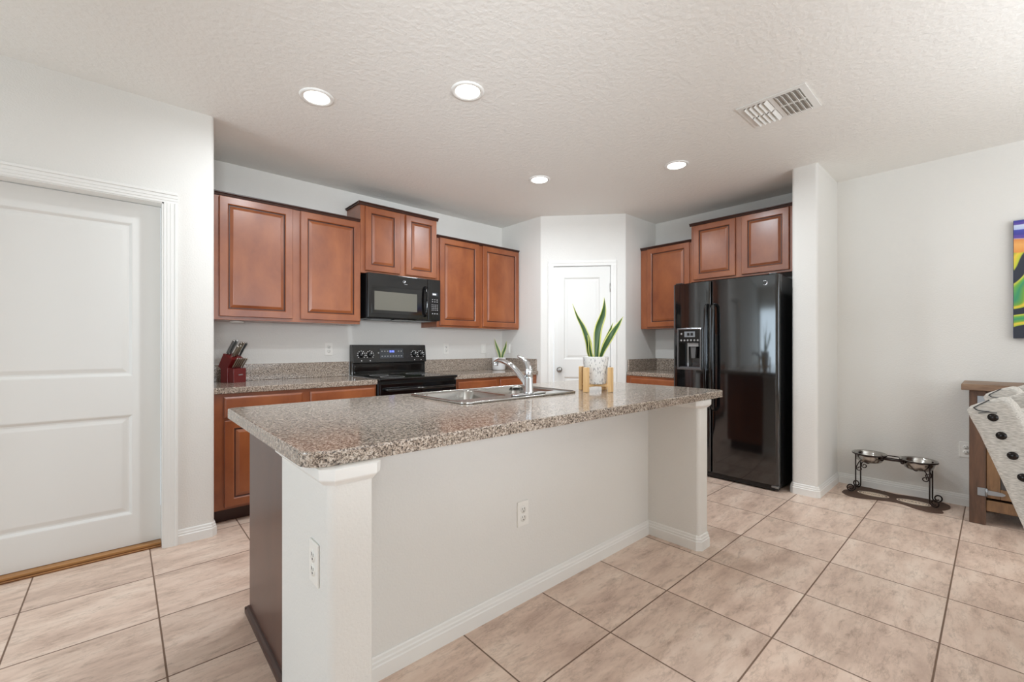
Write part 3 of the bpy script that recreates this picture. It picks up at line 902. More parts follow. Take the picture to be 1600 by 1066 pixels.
b = nb(); box(b, 3.976, 4.044, DY0 + .004, DY1 - .004, 1.232, DZ1 - .006, .003, 1); cp = obj('dispenser_controls', b, M_PANEL, zd)
g = nb(); box(g, 3.9745, 3.9765, DY0 + .052, DY1 - .058, 1.285, 1.338)
b = nb()
for k in range(2): box(b, 3.9735, 3.9750, 1.892 + k * .034, 1.916 + k * .034, 1.298, 1.325)
merge(g, b, 1); obj('display', g, [mat('lcd_grey', (128, 132, 136), 0.3), M_BLACKM], cp)
for y, z in [(DY0 + .026 + k * .032, 1.254) for k in range(6)] + [(DY1 - .028, 1.316)]:
    b = nb(); lathe(b, [(0, .002), (.008, .002), (.009, 0), (0, 0)], (3.976, y, z), 12, axis='X'); obj('button', b, M_GREYMARK, cp)
b = nb(); prism(b, [(DY0 + .05, 1.232), (DY0 + .11, 1.232), (DY0 + .10, 1.085), (DY0 + .062, 1.085)], 4.000, 4.040, axis='X', bev=.003); obj('dispenser_paddle', b, mat('paddle_grey', (96, 96, 96), .3), zd)
b = nb(); box(b, 3.990, 4.040, DY0 + .025, DY0 + .125, 1.195, 1.232, .004, 2); obj('dispenser_spout', b, mat('spout_grey', (150, 150, 150), .3), zd)
b = nb(); box(b, 4.005, 4.044, DY0 + .128, DY0 + .138, DZ0 + .01, 1.232); obj('cavity_rib', b, M_CHROME, zd)
b = nb(); box(b, 3.984, 4.044, DY0 + .004, DY1 - .004, DZ0 + .004, DZ0 + .014); obj('drip_tray', b, mat('tray_grey', (90, 90, 92), .35), zd)
for y, dr_ in ((DYS + .030, zd), (DYS - .036, fd)):
    b = nb(); tube(b, smooth_path([(3.990, y, 1.575), (3.952, y, 1.565), (3.934, y, 1.50), (3.926, y, 1.10), (3.934, y, .70), (3.952, y, .635), (3.990, y, .625)], 6), .0145, 12, flat=1.0); obj('handle', b, M_BLACK, dr_)
b = nb(); badge(b, (3.985, 1.284, 1.727), .020, 'X', 28); bd = obj('badge', b, M_SILVER, fd)
obj('script_mark', script((3.984, 1.284, 1.727), .020, 'X'), M_BLACKM, bd)
b = nb(); box(b, 4.0, 4.06, FY0 + .01, FY1 - .01, .012, .05, .003, 1); obj('kick_grille', b, M_BLACKM, t)
b = nb(); box(b, 3.994, 4.03, FY0 + .006, FY0 + .06, .030, .050, .004, 2); obj('lower_hinge', b, M_GALV, t)
b = nb(); box(b, 3.998, 4.16, FY0 + .02, FY0 + .08, FZ, FZ + .014, .004, 2); obj('top_hinge_cover', b, M_BLACKM, t)
b = nb(); box(b, 3.998, 4.16, FY1 - .08, FY1 - .02, FZ, FZ + .014, .004, 2); obj('top_hinge_cover', b, M_BLACKM, t)
for y in (FY0 + .06, FY1 - .06):
    for x in (4.12, 4.60):
        b = nb(); lathe(b, [(0, 0), (.02, 0), (.02, .022), (0, .022)], (x, y, 0), 12); obj('foot', b, M_BLACKM, t)

# ------------------------------------------------------------------ sink and faucet
t = thing('sink', 'stainless steel double bowl drop-in sink in the island counter', 'sink', (1.62, 1.945, .74))
SX0, SX1, SY0, SY1 = 1.200, 2.040, 1.670, 2.220
BOW = ((1.245, 1.605), (1.637, 1.997)); BY0, BY1 = 1.812, 2.182
b = nb()


def rrect(x0, x1, y0, y1, r, n=5): return fillet([(x0, y0), (x1, y0), (x1, y1), (x0, y1)], r, n)


# rim and deck: strips round the bowls, with a rolled outer edge
ZR = ZC + .0055
def slabz(x0, x1, y0, y1): box(b, x0, x1, y0, y1, ZC + .001, ZR)
slabz(SX0 + .05, SX1 - .05, SY0 + .006, BY0); slabz(SX0 + .05, SX1 - .05, BY1, SY1 - .006)
slabz(SX0 + .006, BOW[0][0], SY0 + .05, SY1 - .05); slabz(BOW[1][1], SX1 - .006, SY0 + .05, SY1 - .05); slabz(BOW[0][1], BOW[1][0], BY0, BY1)
for cx, cy in ((SX0 + .05, SY0 + .05), (SX1 - .05, SY0 + .05), (SX1 - .05, SY1 - .05), (SX0 + .05, SY1 - .05)):
    lathe(b, [(0, ZR - .0002), (.044, ZR - .0002), (.044, ZC + .001)], (cx, cy, 0), 24)
rim = [(p[0], p[1], ZC + .005) for p in rrect(SX0 + .006, SX1 - .006, SY0 + .006, SY1 - .006, .045, 6)]
tube(b, rim, .0065, 8, closed=True)
obj('rim', b, M_STEEL, t)
for x0, x1 in BOW:
    b = nb(); lv = []
    for off, z, r in ((0, ZR, .045), (.004, ZR - .006, .045), (.010, ZC - .08, .05), (.018, ZC - .150, .055), (.040, ZC - .170, .06), (.10, ZC - .176, .05)):
        lv.append([b.verts.new((p[0], p[1], z)) for p in rrect(x0 + off, x1 - off, BY0 + off, BY1 - off, r, 5)])
    # corner fillers between the square cut-out and the rounded bowl
    cap = [b.verts.new(v) for v in ((x0, BY0, ZR), (x1, BY0, ZR), (x1, BY1, ZR), (x0, BY1, ZR))]
    n = len(lv[0]); q = n // 4
    for c_ in range(4):
        seq = lv[0][c_ * q:(c_ + 1) * q]
        for i in range(len(seq) - 1): b.faces.new((cap[c_], seq[i], seq[i + 1]))
    for A, B in zip(lv, lv[1:]):
        for k in range(n): b.faces.new((A[k], A[(k + 1) % n], B[(k + 1) % n], B[k]))
    b.faces.new(lv[-1])
    for f in b.faces: f.smooth = True
    bmesh.ops.recalc_face_normals(b, faces=b.faces)
    bw = obj('bowl', b, M_STEEL, t, smooth=50)
    b = nb(); lathe(b, [(0, .001), (.030, .001), (.034, .004), (.044, .003), (.046, 0)], ((x0 + x1) / 2, (BY0 + BY1) / 2, ZC - .176), 24); obj('drain', b, M_CHROME, bw)

t = thing('faucet', 'chrome single lever kitchen faucet on the sink deck', 'faucet', (1.705, 1.755, ZR))
FXX, FYY = 1.705, 1.757
b = nb(); prism(b, fillet([(FXX - .125, FYY - .028), (FXX + .125, FYY - .028), (FXX + .125, FYY + .028), (FXX - .125, FYY + .028)], .027, 8), ZR, ZR + .010, bev=.004, bseg=3); obj('base_plate', b, M_CHROME, t, smooth=40)
b = nb(); lathe(b, [(0, 0), (.029, 0), (.029, .006), (.0245, .012), (.0235, .085), (.0225, .087), (.0225, .091), (.0235, .093), (.0230, .125), (.0215, .133), (0, .134)], (FXX, FYY, ZR + .009), 28); obj('body', b, M_CHROME, t)
sp = smooth_path([(FXX, FYY + .012, .975), (FXX, FYY + .05, 1.015), (FXX, FYY + .13, 1.075), (FXX, FYY + .20, 1.104), (FXX, FYY + .255, 1.112), (FXX, FYY + .287, 1.100), (FXX, FYY + .292, 1.082)], 8)
b = nb(); tube(b, sp, [.017 - .004 * k / len(sp) + (.003 if k > len(sp) * .8 else 0) for k in range(len(sp))], 14); obj('spout', b, M_CHROME, t)
lv = smooth_path([(FXX, FYY, 1.058), (FXX, FYY + .002, 1.085), (FXX, FYY + .022, 1.110), (FXX, FYY + .055, 1.130), (FXX, FYY + .088, 1.142)], 8)
b = nb(); tube(b, lv, [.0225 - .014 * min(1, k / (len(lv) * .7)) for k in range(len(lv))], 14); obj('lever', b, M_CHROME, t)

# ------------------------------------------------------------------ outlets and switch plates
def outlet(label, c, n, kind='outlet', name='wall_outlet', group=None):
    """c = centre on the wall surface; n = outward normal in plan"""
    n = Vector((n[0], n[1])); u = Vector((-n.y, n.x))          # local x so that local -y is n
    t = thing(name, label, 'outlet' if kind == 'outlet' else 'switch', c, group)
    ux_ = (u.x, u.y)
    b = nb(); box(b, -.0355, .0355, -.006, 0, -.0585, .0585, .0025, 2); pt = obj('cover_plate', place(b, c, ux_), M_PLATE, t)
    if kind == 'outlet':
        for s in (-1, 1):
            b = nb(); lathe(b, [(0, .008), (.0165, .008), (.0172, .006), (.0172, .005)], (0, 0, s * .0195), 20, axis='Y'); rc = obj('receptacle', place(b, c, ux_), M_PLATE, t)
            b = nb()
            for xx in (-.0065, .0065): box(b, xx - .0012, xx + .0012, -.0086, -.0079, s * .0195 + .000, s * .0195 + .009)
            lathe(b, [(0, .0086), (.0028, .0086), (.0028, .0079)], (0, 0, s * .0195 - .0075), 8, axis='Y')
            obj('slots', place(b, c, ux_), M_SLOT, rc)
    else:
        b = nb(); box(b, -.0165, .0165, -.009, -.006, -.033, .033, .002, 2); obj('rocker', place(b, c, ux_), M_PLATE, t)
    return t


outlet('white wall outlet above the left counter, just left of the range', (1.402, YB, 1.173), (0, -1))
outlet('white wall outlet above the counter, just right of the range', (2.665, YB, 1.172), (0, -1))
outlet('white rocker switch plate between the outlet by the range and the small plant', (3.192, YB, 1.172), (0, -1), 'switch', 'light_switch')
outlet('white rocker switch plate behind the small plant, on the pantry side wall', (3.48, 3.945, 1.172), (-1, 0), 'switch', 'light_switch')
outlet('white outlet in the middle of the recessed grey island panel', (1.404, IYW, .413), (0, -1))
outlet('white outlet on the left end post of the island', (IX0, 1.262, .600), (-1, 0))
outlet('white wall outlet low on the right wall, partly behind the sideboard', (XR, .150, .422), (-1, 0))

# ------------------------------------------------------------------ recessed lights and ceiling vent
LG = 'recessed ceiling lights over the kitchen'
for (x, y, lab) in ((.845, 2.640, 'round recessed ceiling light nearest the left door wall'),
                    (1.462, 2.005, 'round recessed ceiling light above the island sink, second from the left'),
                    (2.705, 2.652, 'small far recessed ceiling light in front of the pantry door'),
                    (3.304, 1.708, 'recessed ceiling light nearest the refrigerator')):
    t = thing('recessed_light', lab, 'ceiling light', (x, y, H), LG)
    b = nb(); lathe(b, [(.066, -.001), (.070, -.006), (.084, -.009), (.092, -.006), (.094, 0)], (x, y, H), 40); obj('trim_ring', b, M_TRIM, t)
    b = nb(); lathe(b, [(0, -.005), (.069, -.005), (.069, -.003), (0, -.003)], (x, y, H), 40); obj('diffuser', b, M_DIFF, t)
    l = bpy.data.lights.new('lamp', 'AREA'); l.shape = 'DISK'; l.size = .13; l.energy = CAN_POWER; l.color = (.88, .945, 1); l.spread = math.radians(172)
    o = bpy.data.objects.new('lamp', l); COL.objects.link(o); o.parent = t; o.location = (0, 0, -.012)

VX0, VX1, VY0, VY1 = 2.792, 3.128, .700, 1.062
t = thing('ceiling_vent', 'white louvred air vent in the ceiling right of the lights', 'vent', ((VX0 + VX1) / 2, (VY0 + VY1) / 2, H))
b = nb(); fw = .028; fe = .034
VXM, VYM = (VX0 + VX1) / 2, (VY0 + VY1) / 2
for (x0, x1, y0, y1) in ((VX0, VX1, VY0, VY0 + fe), (VX0, VX1, VY1 - fe, VY1), (VX0, VX0 + fw, VY0 + fe, VY1 - fe), (VX1 - fw, VX1, VY0 + fe, VY1 - fe), (VXM - .007, VXM + .007, VY0 + fe, VY1 - fe),
                         (VX0 + fw, VXM - .007, VYM - .012, VYM + .012), (VXM + .007, VX1 - fw, VYM - .012, VYM + .012)):
    box(b, x0, x1, y0, y1, H - .007, H - .001)
obj('frame', b, M_TRIM, t)
b = nb(); box(b, VX0 + .01, VX1 - .01, VY0 + .01, VY1 - .01, H - .002, H - .0005); obj('backing', b, mat('vent_shadow_box', (170, 166, 160), .8), t)
for (x0, x1) in ((VX0 + fw, VXM - .007), (VXM + .007, VX1 - fw)):
    for half, tilt in ((0, -1), (1, 1)):
        ya, yb_ = (VY0 + fe, VYM - .012) if half == 0 else (VYM + .012, VY1 - fe)
        for k in range(5):
            y = ya + (yb_ - ya) * (k + .5) / 5; b = nb()
            prism(b, [(y - .009 * tilt, H - .003), (y + .009 * tilt, H - .020), (y + .0105 * tilt, H - .0185), (y - .0075 * tilt, H - .002)], x0, x1, axis='X')
            obj('louvre', b, M_TRIM, t)

# ------------------------------------------------------------------ knife block and knives
KD = Vector((.55, -.835)).normalized(); KU = Vector((-KD.y, KD.x))     # front direction, and to the right along the front
KC = Vector((.624, 3.842))                                              # front left corner at the counter
KM = Matrix(((KU.x, -KD.x, 0, KC.x), (KU.y, -KD.y, 0, KC.y), (0, 0, 1, ZC), (0, 0, 0, 1)))   # local x: along the front, y: backwards, z up


def kb(b): bmesh.ops.transform(b, matrix=KM, verts=b.verts); return b


KW = .120
kc3 = KM @ Vector((KW / 2, .07, 0))
t = thing('knife_block', 'dark red wooden knife block on the left counter', 'knife block', kc3)
b = nb(); prism(b, [(.050, 0), (.118, 0), (.118, .105), (.142, .125), (.092, .222), (.010, .176), (.050, .112)], 0, KW, axis='X', bev=.002, bseg=1); obj('main_block', kb(b), M_RED, t)
b = nb(); prism(b, [(0, 0), (.049, 0), (.049, .108), (0, .108)], .006, KW - .002, axis='X', bev=.002, bseg=1); fb = obj('steak_knife_box', kb(b), M_RED, t)
b = nb(); box(b, .048, .086, -.0012, .0005, .055, .062); obj('nameplate', kb(b), M_SILVER, fb)
# direction the handles lean
ND = Vector((0, -.56, .83)).normalized()


def knife(name, label, cx, y, z, length, wid, m_handle, group, curve=.0):
    base = Vector((cx, y, z)); side = Vector((1, 0, 0)); fwd = ND.cross(side).normalized()
    tw = KM @ base
    t = thing(name, label, 'knife', tw, group)
    b = nb()
    prof = [(0, .75), (.12, .8), (.3, 1.0), (.55, .86), (.8, 1.0), (.95, 1.02), (1, .7)]
    rows = []
    for s, w in prof:
        c = base + ND * (length * s + .006) + fwd * (curve * math.sin(s * math.pi))
        hw, ht = wid * w / 2, min(.0062, wid * .40)
        rows.append([b.verts.new(c + fwd * hw * math.cos(a) + side * ht * math.sin(a)) for a in [k * math.pi / 4 for k in range(8)]])
    for A, B in zip(rows, rows[1:]):
        for k in range(8): b.faces.new((A[k], A[(k + 1) % 8], B[(k + 1) % 8], B[k]))
    b.faces.new(rows[0][::-1]); b.faces.new(rows[-1])
    for f in b.faces: f.smooth = True
    obj('handle', kb(b), m_handle, t)
    b = nb(); tube(b, [base + ND * .001, base + ND * .009], wid * .42, 8, flat=.35); obj('blade', kb(b), M_BLADE, t)
    b = nb(); e = base + ND * (length + .005); tube(b, [e - ND * .004, e + ND * .006], wid * .40, 8, flat=.6); obj('end_cap', kb(b), M_BLADE, t)
    return t


M_HGREY = mat('grey_handle', (120, 122, 122), .3, metal=.6)
M_HTAUPE = mat('taupe_steel_handle', (148, 138, 122), .3, metal=.7)
M_HDARK = mat('dark_handle', (58, 60, 60), .35)
# the top slopes down from (y .092, z .222) at the back to (y .010, z .176) at the front
KG = 'knives in the block'
big = [(.024, .090, .118, .026, M_HGREY, 'grey-handled knife tallest at the back left of the knife block'),
       (.046, .086, .120, .024, M_HGREY, 'second tall grey knife at the back of the knife block'),
       (.040, .052, .090, .021, M_HTAUPE, 'short taupe-handled knife at the front left of the knife block top'),
       (.064, .056, .095, .021, M_HTAUPE, 'taupe-handled knife in the middle of the knife block top'),
       (.082, .076, .110, .022, M_HTAUPE, 'taupe-handled knife right of centre in the knife block top'),
       (.099, .072, .112, .022, M_HTAUPE, 'taupe-handled knife next to the dark sharpener in the knife block'),
       (.116, .062, .116, .020, M_HDARK, 'dark round-handled sharpening steel at the right end of the knife block')]
for cx, y, L, w, mh, lab in big:
    y -= .008; z = .176 + (y - .010) / .082 * .046; cx *= .94
    knife('knife', lab, cx, y, z, L, w, mh, KG, .002)
words = ['leftmost steel steak knife in the front box of the knife block', 'second steak knife from the left in the front box of the knife block',
         'third steak knife from the left in the front box of the knife block', 'third steak knife from the right in the front box of the knife block',
         'second steak knife from the right in the front box of the knife block', 'rightmost steel steak knife in the front box of the knife block']
for k in range(6):
    knife('steak_knife', words[k], .016 + k * .0175, .026, .1085, .084, .0105, M_HTAUPE, 'steak knives in the front box')

# ------------------------------------------------------------------ plants
R_ = Vector((math.sin(YAW), -math.cos(YAW), 0)); F_ = Vector((math.cos(YAW), math.sin(YAW), 0))


def leaf(bm, ctrl, w, twist0=0.0, twist1=0.0, face=None, edge=.13):
    """sword leaf: spine ctrl points, width w, cream margins (material 1)"""
    P = smooth_path(ctrl, 7); N = len(P); rows = []
    for i, p in enumerate(P):
        s = i / (N - 1)
        t = (P[min(i + 1, N - 1)] - P[max(i - 1, 0)]).normalized()
        f = face or (-F_)
        side = t.cross(f).normalized(); nrm = side.cross(t).normalized()
        a = twist0 + (twist1 - twist0) * s
        sd = side * math.cos(a) + nrm * math.sin(a); nn = -side * math.sin(a) + nrm * math.cos(a)
        prof = (.55 + .45 * min(1, s / .35)) if s < .45 else max(.02, (1 - ((s - .45) / .55) ** 1.7))
        hw = w / 2 * prof
        row = []
        for q in (-1, -1 + 2 * edge, 0, 1 - 2 * edge, 1): row.append(bm.verts.new(p + sd * hw * q + nn * (abs(q) ** 2) * hw * .35))
        rows.append(row)
    for A, B in zip(rows, rows[1:]):
        for k in range(4):
            f = bm.faces.new((A[k], A[k + 1], B[k + 1], B[k])); f.material_index = 1 if k in (0, 3) else 0; f.smooth = True


def thicken(o, th):
    m = o.modifiers.new('thickness', 'SOLIDIFY'); m.thickness = th; m.offset = 0


PC = Vector((2.182, 1.655, 0))                                          # plant stand centre
# stand: bamboo legs and cross bars
ang = math.radians(-40)
t = thing('plant_stand', 'small bamboo plant stand with four legs on the island counter', 'plant stand', (PC.x, PC.y, ZC))
e1 = Vector((math.cos(ang), math.sin(ang), 0)); e2 = Vector((-e1.y, e1.x, 0))
b = nb()
def bar(a, c, w, z0, z1):
    a, c = Vector(a), Vector(c); d_ = (c - a).normalized(); n_ = Vector((-d_.y, d_.x, 0)) * w / 2
    prism(b, [tuple((a + n_)[:2]), tuple((a - n_)[:2]), tuple((c - n_)[:2]), tuple((c + n_)[:2])], z0, z1, bev=.002, bseg=1)
LO = .098
corners = [PC + (e1 * sx + e2 * sy) * LO * .7071 for sx, sy in ((-1, -1), (1, -1), (1, 1), (-1, 1))]
bar(corners[0], corners[2], .018, ZC + .030, ZC + .044); obj('cross_bar', b, M_BAMBOO, t)
b = nb(); bar(corners[1], corners[3], .018, ZC + .030, ZC + .0435); obj('cross_bar', b, M_BAMBOO, t)
for c_ in corners:
    b = nb(); d_ = (c_ - PC).normalized(); n_ = Vector((-d_.y, d_.x, 0))
    o_ = c_ + d_ * .006
    prism(b, [tuple((o_ + n_ * .015 + d_ * .011)[:2]), tuple((o_ + n_ * .015 - d_ * .011)[:2]), tuple((o_ - n_ * .015 - d_ * .011)[:2]), tuple((o_ - n_ * .015 + d_ * .011)[:2])], ZC, ZC + .150, bev=.003, bseg=2)
    obj('leg', b, M_BAMBOO, t)
t = thing('potted_snake_plant', 'tall snake plant in a speckled white pot on the bamboo stand', 'plant', (PC.x, PC.y, ZC + .045))
z0 = ZC + .0455
b = nb(); lathe(b, [(0, z0), (.058, z0), (.064, z0 + .006), (.079, z0 + .165), (.0795, z0 + .168), (.076, z0 + .168), (.074, z0 + .150), (0, z0 + .150)], (PC.x, PC.y, 0), 40); obj('pot', b, M_POTS, t)
b = nb(); lathe(b, [(0, z0 + .154), (.04, z0 + .155), (.0735, z0 + .151)], (PC.x, PC.y, 0), 24); obj('soil', b, M_SOIL, t)


def uv(u, v, off=0.0, c=PC, zref=1.2):
    """point in the upright plane through c that faces the room's south-west, at lateral/height offsets measured off the photo"""
    dpt = c.dot(F_) + off
    return F_ * dpt + R_ * ((u - 800) / FPX * dpt) + Vector((0, 0, zref + (541 - v) / FPX * dpt))


def lf(label, pts, w, tw0, tw1, nm='leaf'):
    b = nb(); leaf(b, [uv(*p) for p in pts], w, tw0, tw1)
    o = obj(nm, b, [M_LEAF, M_LEAFE], t); thicken(o, .0028); return o


lf('', [(930, 566, .01), (922, 553, -.01), (919, 535, -.02), (911, 513, -.03), (901, 494, -.04), (894.5, 475, -.05)], .040, .5, -1.1)
lf('', [(926, 566, -.03), (921, 550, -.045), (919.5, 536, -.05), (918, 524, -.05)], .046, -.7, -1.3)
lf('', [(932, 566, .0), (932.5, 540, .0), (934, 515, .005), (941, 493, .0), (943.5, 478, -.005), (944, 465, -.005)], .050, .35, -.9)
lf('', [(935, 566, .0), (943, 545, -.015), (955, 524, -.03), (966, 508, -.03), (973.5, 495, -.035)], .040, -.6, .9)
lf('', [(936, 566, .03), (944, 541, .04), (952, 521, .045), (958, 504, .045)], .030, .4, 1.0)

SP = Vector((3.262, 3.860, 0))
t = thing('potted_snake_plant', 'small snake plant with two leaves in a plain white pot on the back counter', 'plant', (SP.x, SP.y, ZC))
b = nb(); lathe(b, [(0, .001), (.066, .001), (.074, .010), (.080, .138), (.0795, .146), (.075, .146), (.073, .128), (0, .128)], (SP.x, SP.y, ZC), 36); obj('pot', b, M_POTW, t)
b = nb(); lathe(b, [(0, .131), (.04, .132), (.0725, .129)], (SP.x, SP.y, ZC), 24); obj('soil', b, M_SOIL, t)
b = nb(); leaf(b, [uv(782, 563, 0, SP), uv(780, 552, 0, SP), uv(776, 541, 0, SP), uv(772.5, 529, 0, SP)], .034, .5, -.6); thicken(obj('leaf', b, [M_LEAF, M_LEAFE], t), .0025)
b = nb(); leaf(b, [uv(783.5, 563, 0, SP), uv(786, 552, 0, SP), uv(790, 542, .02, SP), uv(791.5, 533, .03, SP)], .034, -.5, .9); thicken(obj('leaf', b, [M_LEAF, M_LEAFE], t), .0025)

# ------------------------------------------------------------------ dog feeding station
MXc = 4.535
b = nb(); pts = []
# bone-shaped outline along y
outline = [(4.40, .846), (4.335, .800), (4.325, .720), (4.365, .630), (4.405, .548), (4.400, .474), (4.345, .395), (4.330, .310), (4.375, .252), (4.44, .262), (4.47, .248), (4.54, .226), (4.62, .232),
           (4.675, .285), (4.688, .391), (4.672, .470), (4.655, .540), (4.672, .610), (4.692, .690), (4.694, .780), (4.660, .830), (4.58, .838), (4.53, .815), (4.48, .842)]
cl = smooth_path([Vector((x, y, 0)) for x, y in outline + outline[:1]], 4)[:-1]
poly = [(p.x, p.y) for p in cl]
prism(b, poly, 0.0005, .0045)
mt = tag(obj('feeding_mat', b, M_MAT, None), 'brown bone-shaped rubber mat with tan lettered ovals under the dog bowl stand', 'mat')
for yc_, word in ((.662, 'HUNGRY?'), (.420, 'THIRSTY?')):
    b = nb(); ov = [(4.508 + (.060) * math.cos(a), yc_ + .100 * math.sin(a)) for a in [2 * math.pi * k / 40 for k in range(40)]]
    iv = [(4.508 + (.052) * math.cos(a), yc_ + .090 * math.sin(a)) for a in [2 * math.pi * k / 40 for k in range(40)]]
    jv = [(4.508 + (.046) * math.cos(a), yc_ + .082 * math.sin(a)) for a in [2 * math.pi * k / 40 for k in range(40)]]
    rr = [[b.verts.new((x, y, .0052)) for x, y in q] for q in (ov, iv)]
    for k in range(40): b.faces.new((rr[0][k], rr[0][(k + 1) % 40], rr[1][(k + 1) % 40], rr[1][k]))
    prism(b, jv, .0046, .0052)
    ovo = obj('printed_oval', b, M_MATLIGHT, mt)
    b = text_bm(word, .036, .0002)
    bmesh.ops.transform(b, matrix=Matrix.Translation((4.508, yc_, .0056)) @ Matrix.Rotation(-math.pi / 2, 4, 'Z'), verts=b.verts)
    obj('lettering', b, M_MAT, ovo)

t = thing('bowl_stand', 'black wrought iron raised feeding stand with scroll feet by the right wall', 'pet feeder', (4.54, .545, 0))
BZ = .322
bowls = ((4.540, .690), (4.540, .395)); RB = .108
legs = [(4.470, .767), (4.600, .756), (4.470, .329), (4.600, .323)]
for (bx_, by_) in bowls:
    b = nb(); tube(b, [(bx_ + RB * math.cos(a), by_ + RB * math.sin(a), BZ) for a in [2 * math.pi * k / 40 for k in range(40)]], .005, 8, closed=True); obj('bowl_ring', b, M_IRON, t)
for xx in (4.490, 4.590):
    b = nb(); tube(b, [(xx, .690 - math.sqrt(RB ** 2 - .05 ** 2) + .004, BZ - .003), (xx, .395 + math.sqrt(RB ** 2 - .05 ** 2) - .004, BZ - .003)], .004, 8); obj('cross_bar', b, M_IRON, t)
# cast bone on the front
b = nb(); xb = 4.478; ya_, yb2 = .600, .485
tube(b, [(xb, ya_, BZ - .012), (xb, (ya_ + yb2) / 2, BZ - .014), (xb, yb2, BZ - .012)], [.009, .0075, .009], 10)
for y in (ya_, yb2):
    for dz in (-.009, .009): bmesh.ops.create_icosphere(b, subdivisions=2, radius=.0135, matrix=Matrix.Translation((xb, y + (.004 if y == ya_ else -.004), BZ - .012 + dz)))
for f in b.faces: f.smooth = True
obj('bone_ornament', b, M_IRON, t)


def spiral(c, r0, r1, a0, turns, ax, n=28):
    out = []
    for k in range(n + 1):
        s = k / n; a = a0 + turns * 2 * math.pi * s; r = r0 + (r1 - r0) * s
        out.append(Vector(c) + Vector(ax) * (r * math.cos(a)) + Vector((0, 0, 1)) * (r * math.sin(a)))
    return out


for i, (lx, ly) in enumerate(legs):
    sgn = 1 if ly > .5 else -1                       # outward along y
    fx = -1 if i % 2 == 0 else 1
    ax = Vector((fx * .45, sgn * .89, 0)).normalized()
    b = nb()
    path = [Vector((lx, ly, BZ - .004)), Vector((lx, ly, .10)), Vector((lx, ly, .044))]
    cen = Vector((lx, ly, .0425)) + ax * .032
    path += spiral(cen, .032, .013, math.pi, 1.35, ax)
    tube(b, path, .0048, 8); obj('leg', b, M_IRON, t)
    # scroll bracket under the ring
    axi = Vector((0, -sgn, 0)); b = nb()
    p1 = spiral(Vector((lx, ly, BZ - .052)) + axi * .078, .020, .008, math.pi * .5, 1.1, axi)[::-1]
    p2 = smooth_path([p1[-1], Vector((lx, ly, BZ - .055)) + axi * .030, Vector((lx, ly, BZ - .105)) + axi * .006], 6)
    p3 = spiral(Vector((lx, ly, BZ - .118)) + axi * .024, .019, .008, math.pi * .92, 1.1, axi)
    tube(b, p1 + p2[1:] + p3, .0036, 8); obj('scroll', b, M_IRON, t)
for (bx_, by_), lab in zip(bowls, ('stainless steel dog bowl in the stand, the one nearer the column', 'stainless steel dog bowl in the stand, the one nearer the sideboard')):
    b = nb(); lathe(b, [(.112, .006), (.110, .0085), (.104, .007), (.099, .003), (.092, -.020), (.080, -.052), (.065, -.064), (0, -.066), (0, -.068), (.066, -.066), (.082, -.054), (.094, -.020), (.1005, .0055), (.112, .006)], (bx_, by_, BZ), 44)
    o = obj('dog_bowl', b, M_STEEL); tag(o, lab, 'bowl', 'steel dog bowls')

# ------------------------------------------------------------------ sideboard
t = thing('sideboard', 'rustic brown wooden sideboard with strap hinges against the right wall', 'sideboard', (4.50, -.55, 0))
SBX0, SBX1, SBY0, SBY1 = 4.300, 4.698, -1.26, .122
b = nb(); box(b, 4.272, 4.706, SBY0 - .037, .159, .901, .943, .004, 2); obj('top', b, M_RUSTICT, t)
for y0, y1 in ((.044, .122), (SBY0, SBY0 + .078)):
    for x0, x1 in ((SBX0, SBX0 + .07), (SBX1 - .07, SBX1)):
        b = nb(); box(b, x0, x1, y0, y1, 0, .901, .004, 2); obj('leg', b, M_RUSTIC, t)
b = nb(); box(b, SBX0 + .070, SBX1 - .070, .060, .108, .10, .901); box(b, SBX0 + .070, SBX1 - .070, SBY0 + .014, SBY0 + .060, .10, .901); obj('side_panel', b, M_RUSTIC, t)
b = nb(); box(b, SBX1 - .03, SBX1 - .012, SBY0 + .07, .052, .10, .901); obj('back_panel', b, M_RUSTIC, t)
b = nb(); box(b, SBX0 + .02, SBX1 - .032, SBY0 + .079, .043, .10, .13); obj('bottom_shelf', b, M_RUSTIC, t)
b = nb(); box(b, SBX0 + .012, SBX0 + .05, SBY0 + .079, .0435, .095, .168, .003, 1); obj('bottom_rail', b, M_RUSTICH, t)
b = nb(); box(b, SBX0 + .012, SBX0 + .05, SBY0 + .079, .0435, .862, .9005, .003, 1); obj('top_rail', b, M_RUSTIC, t)
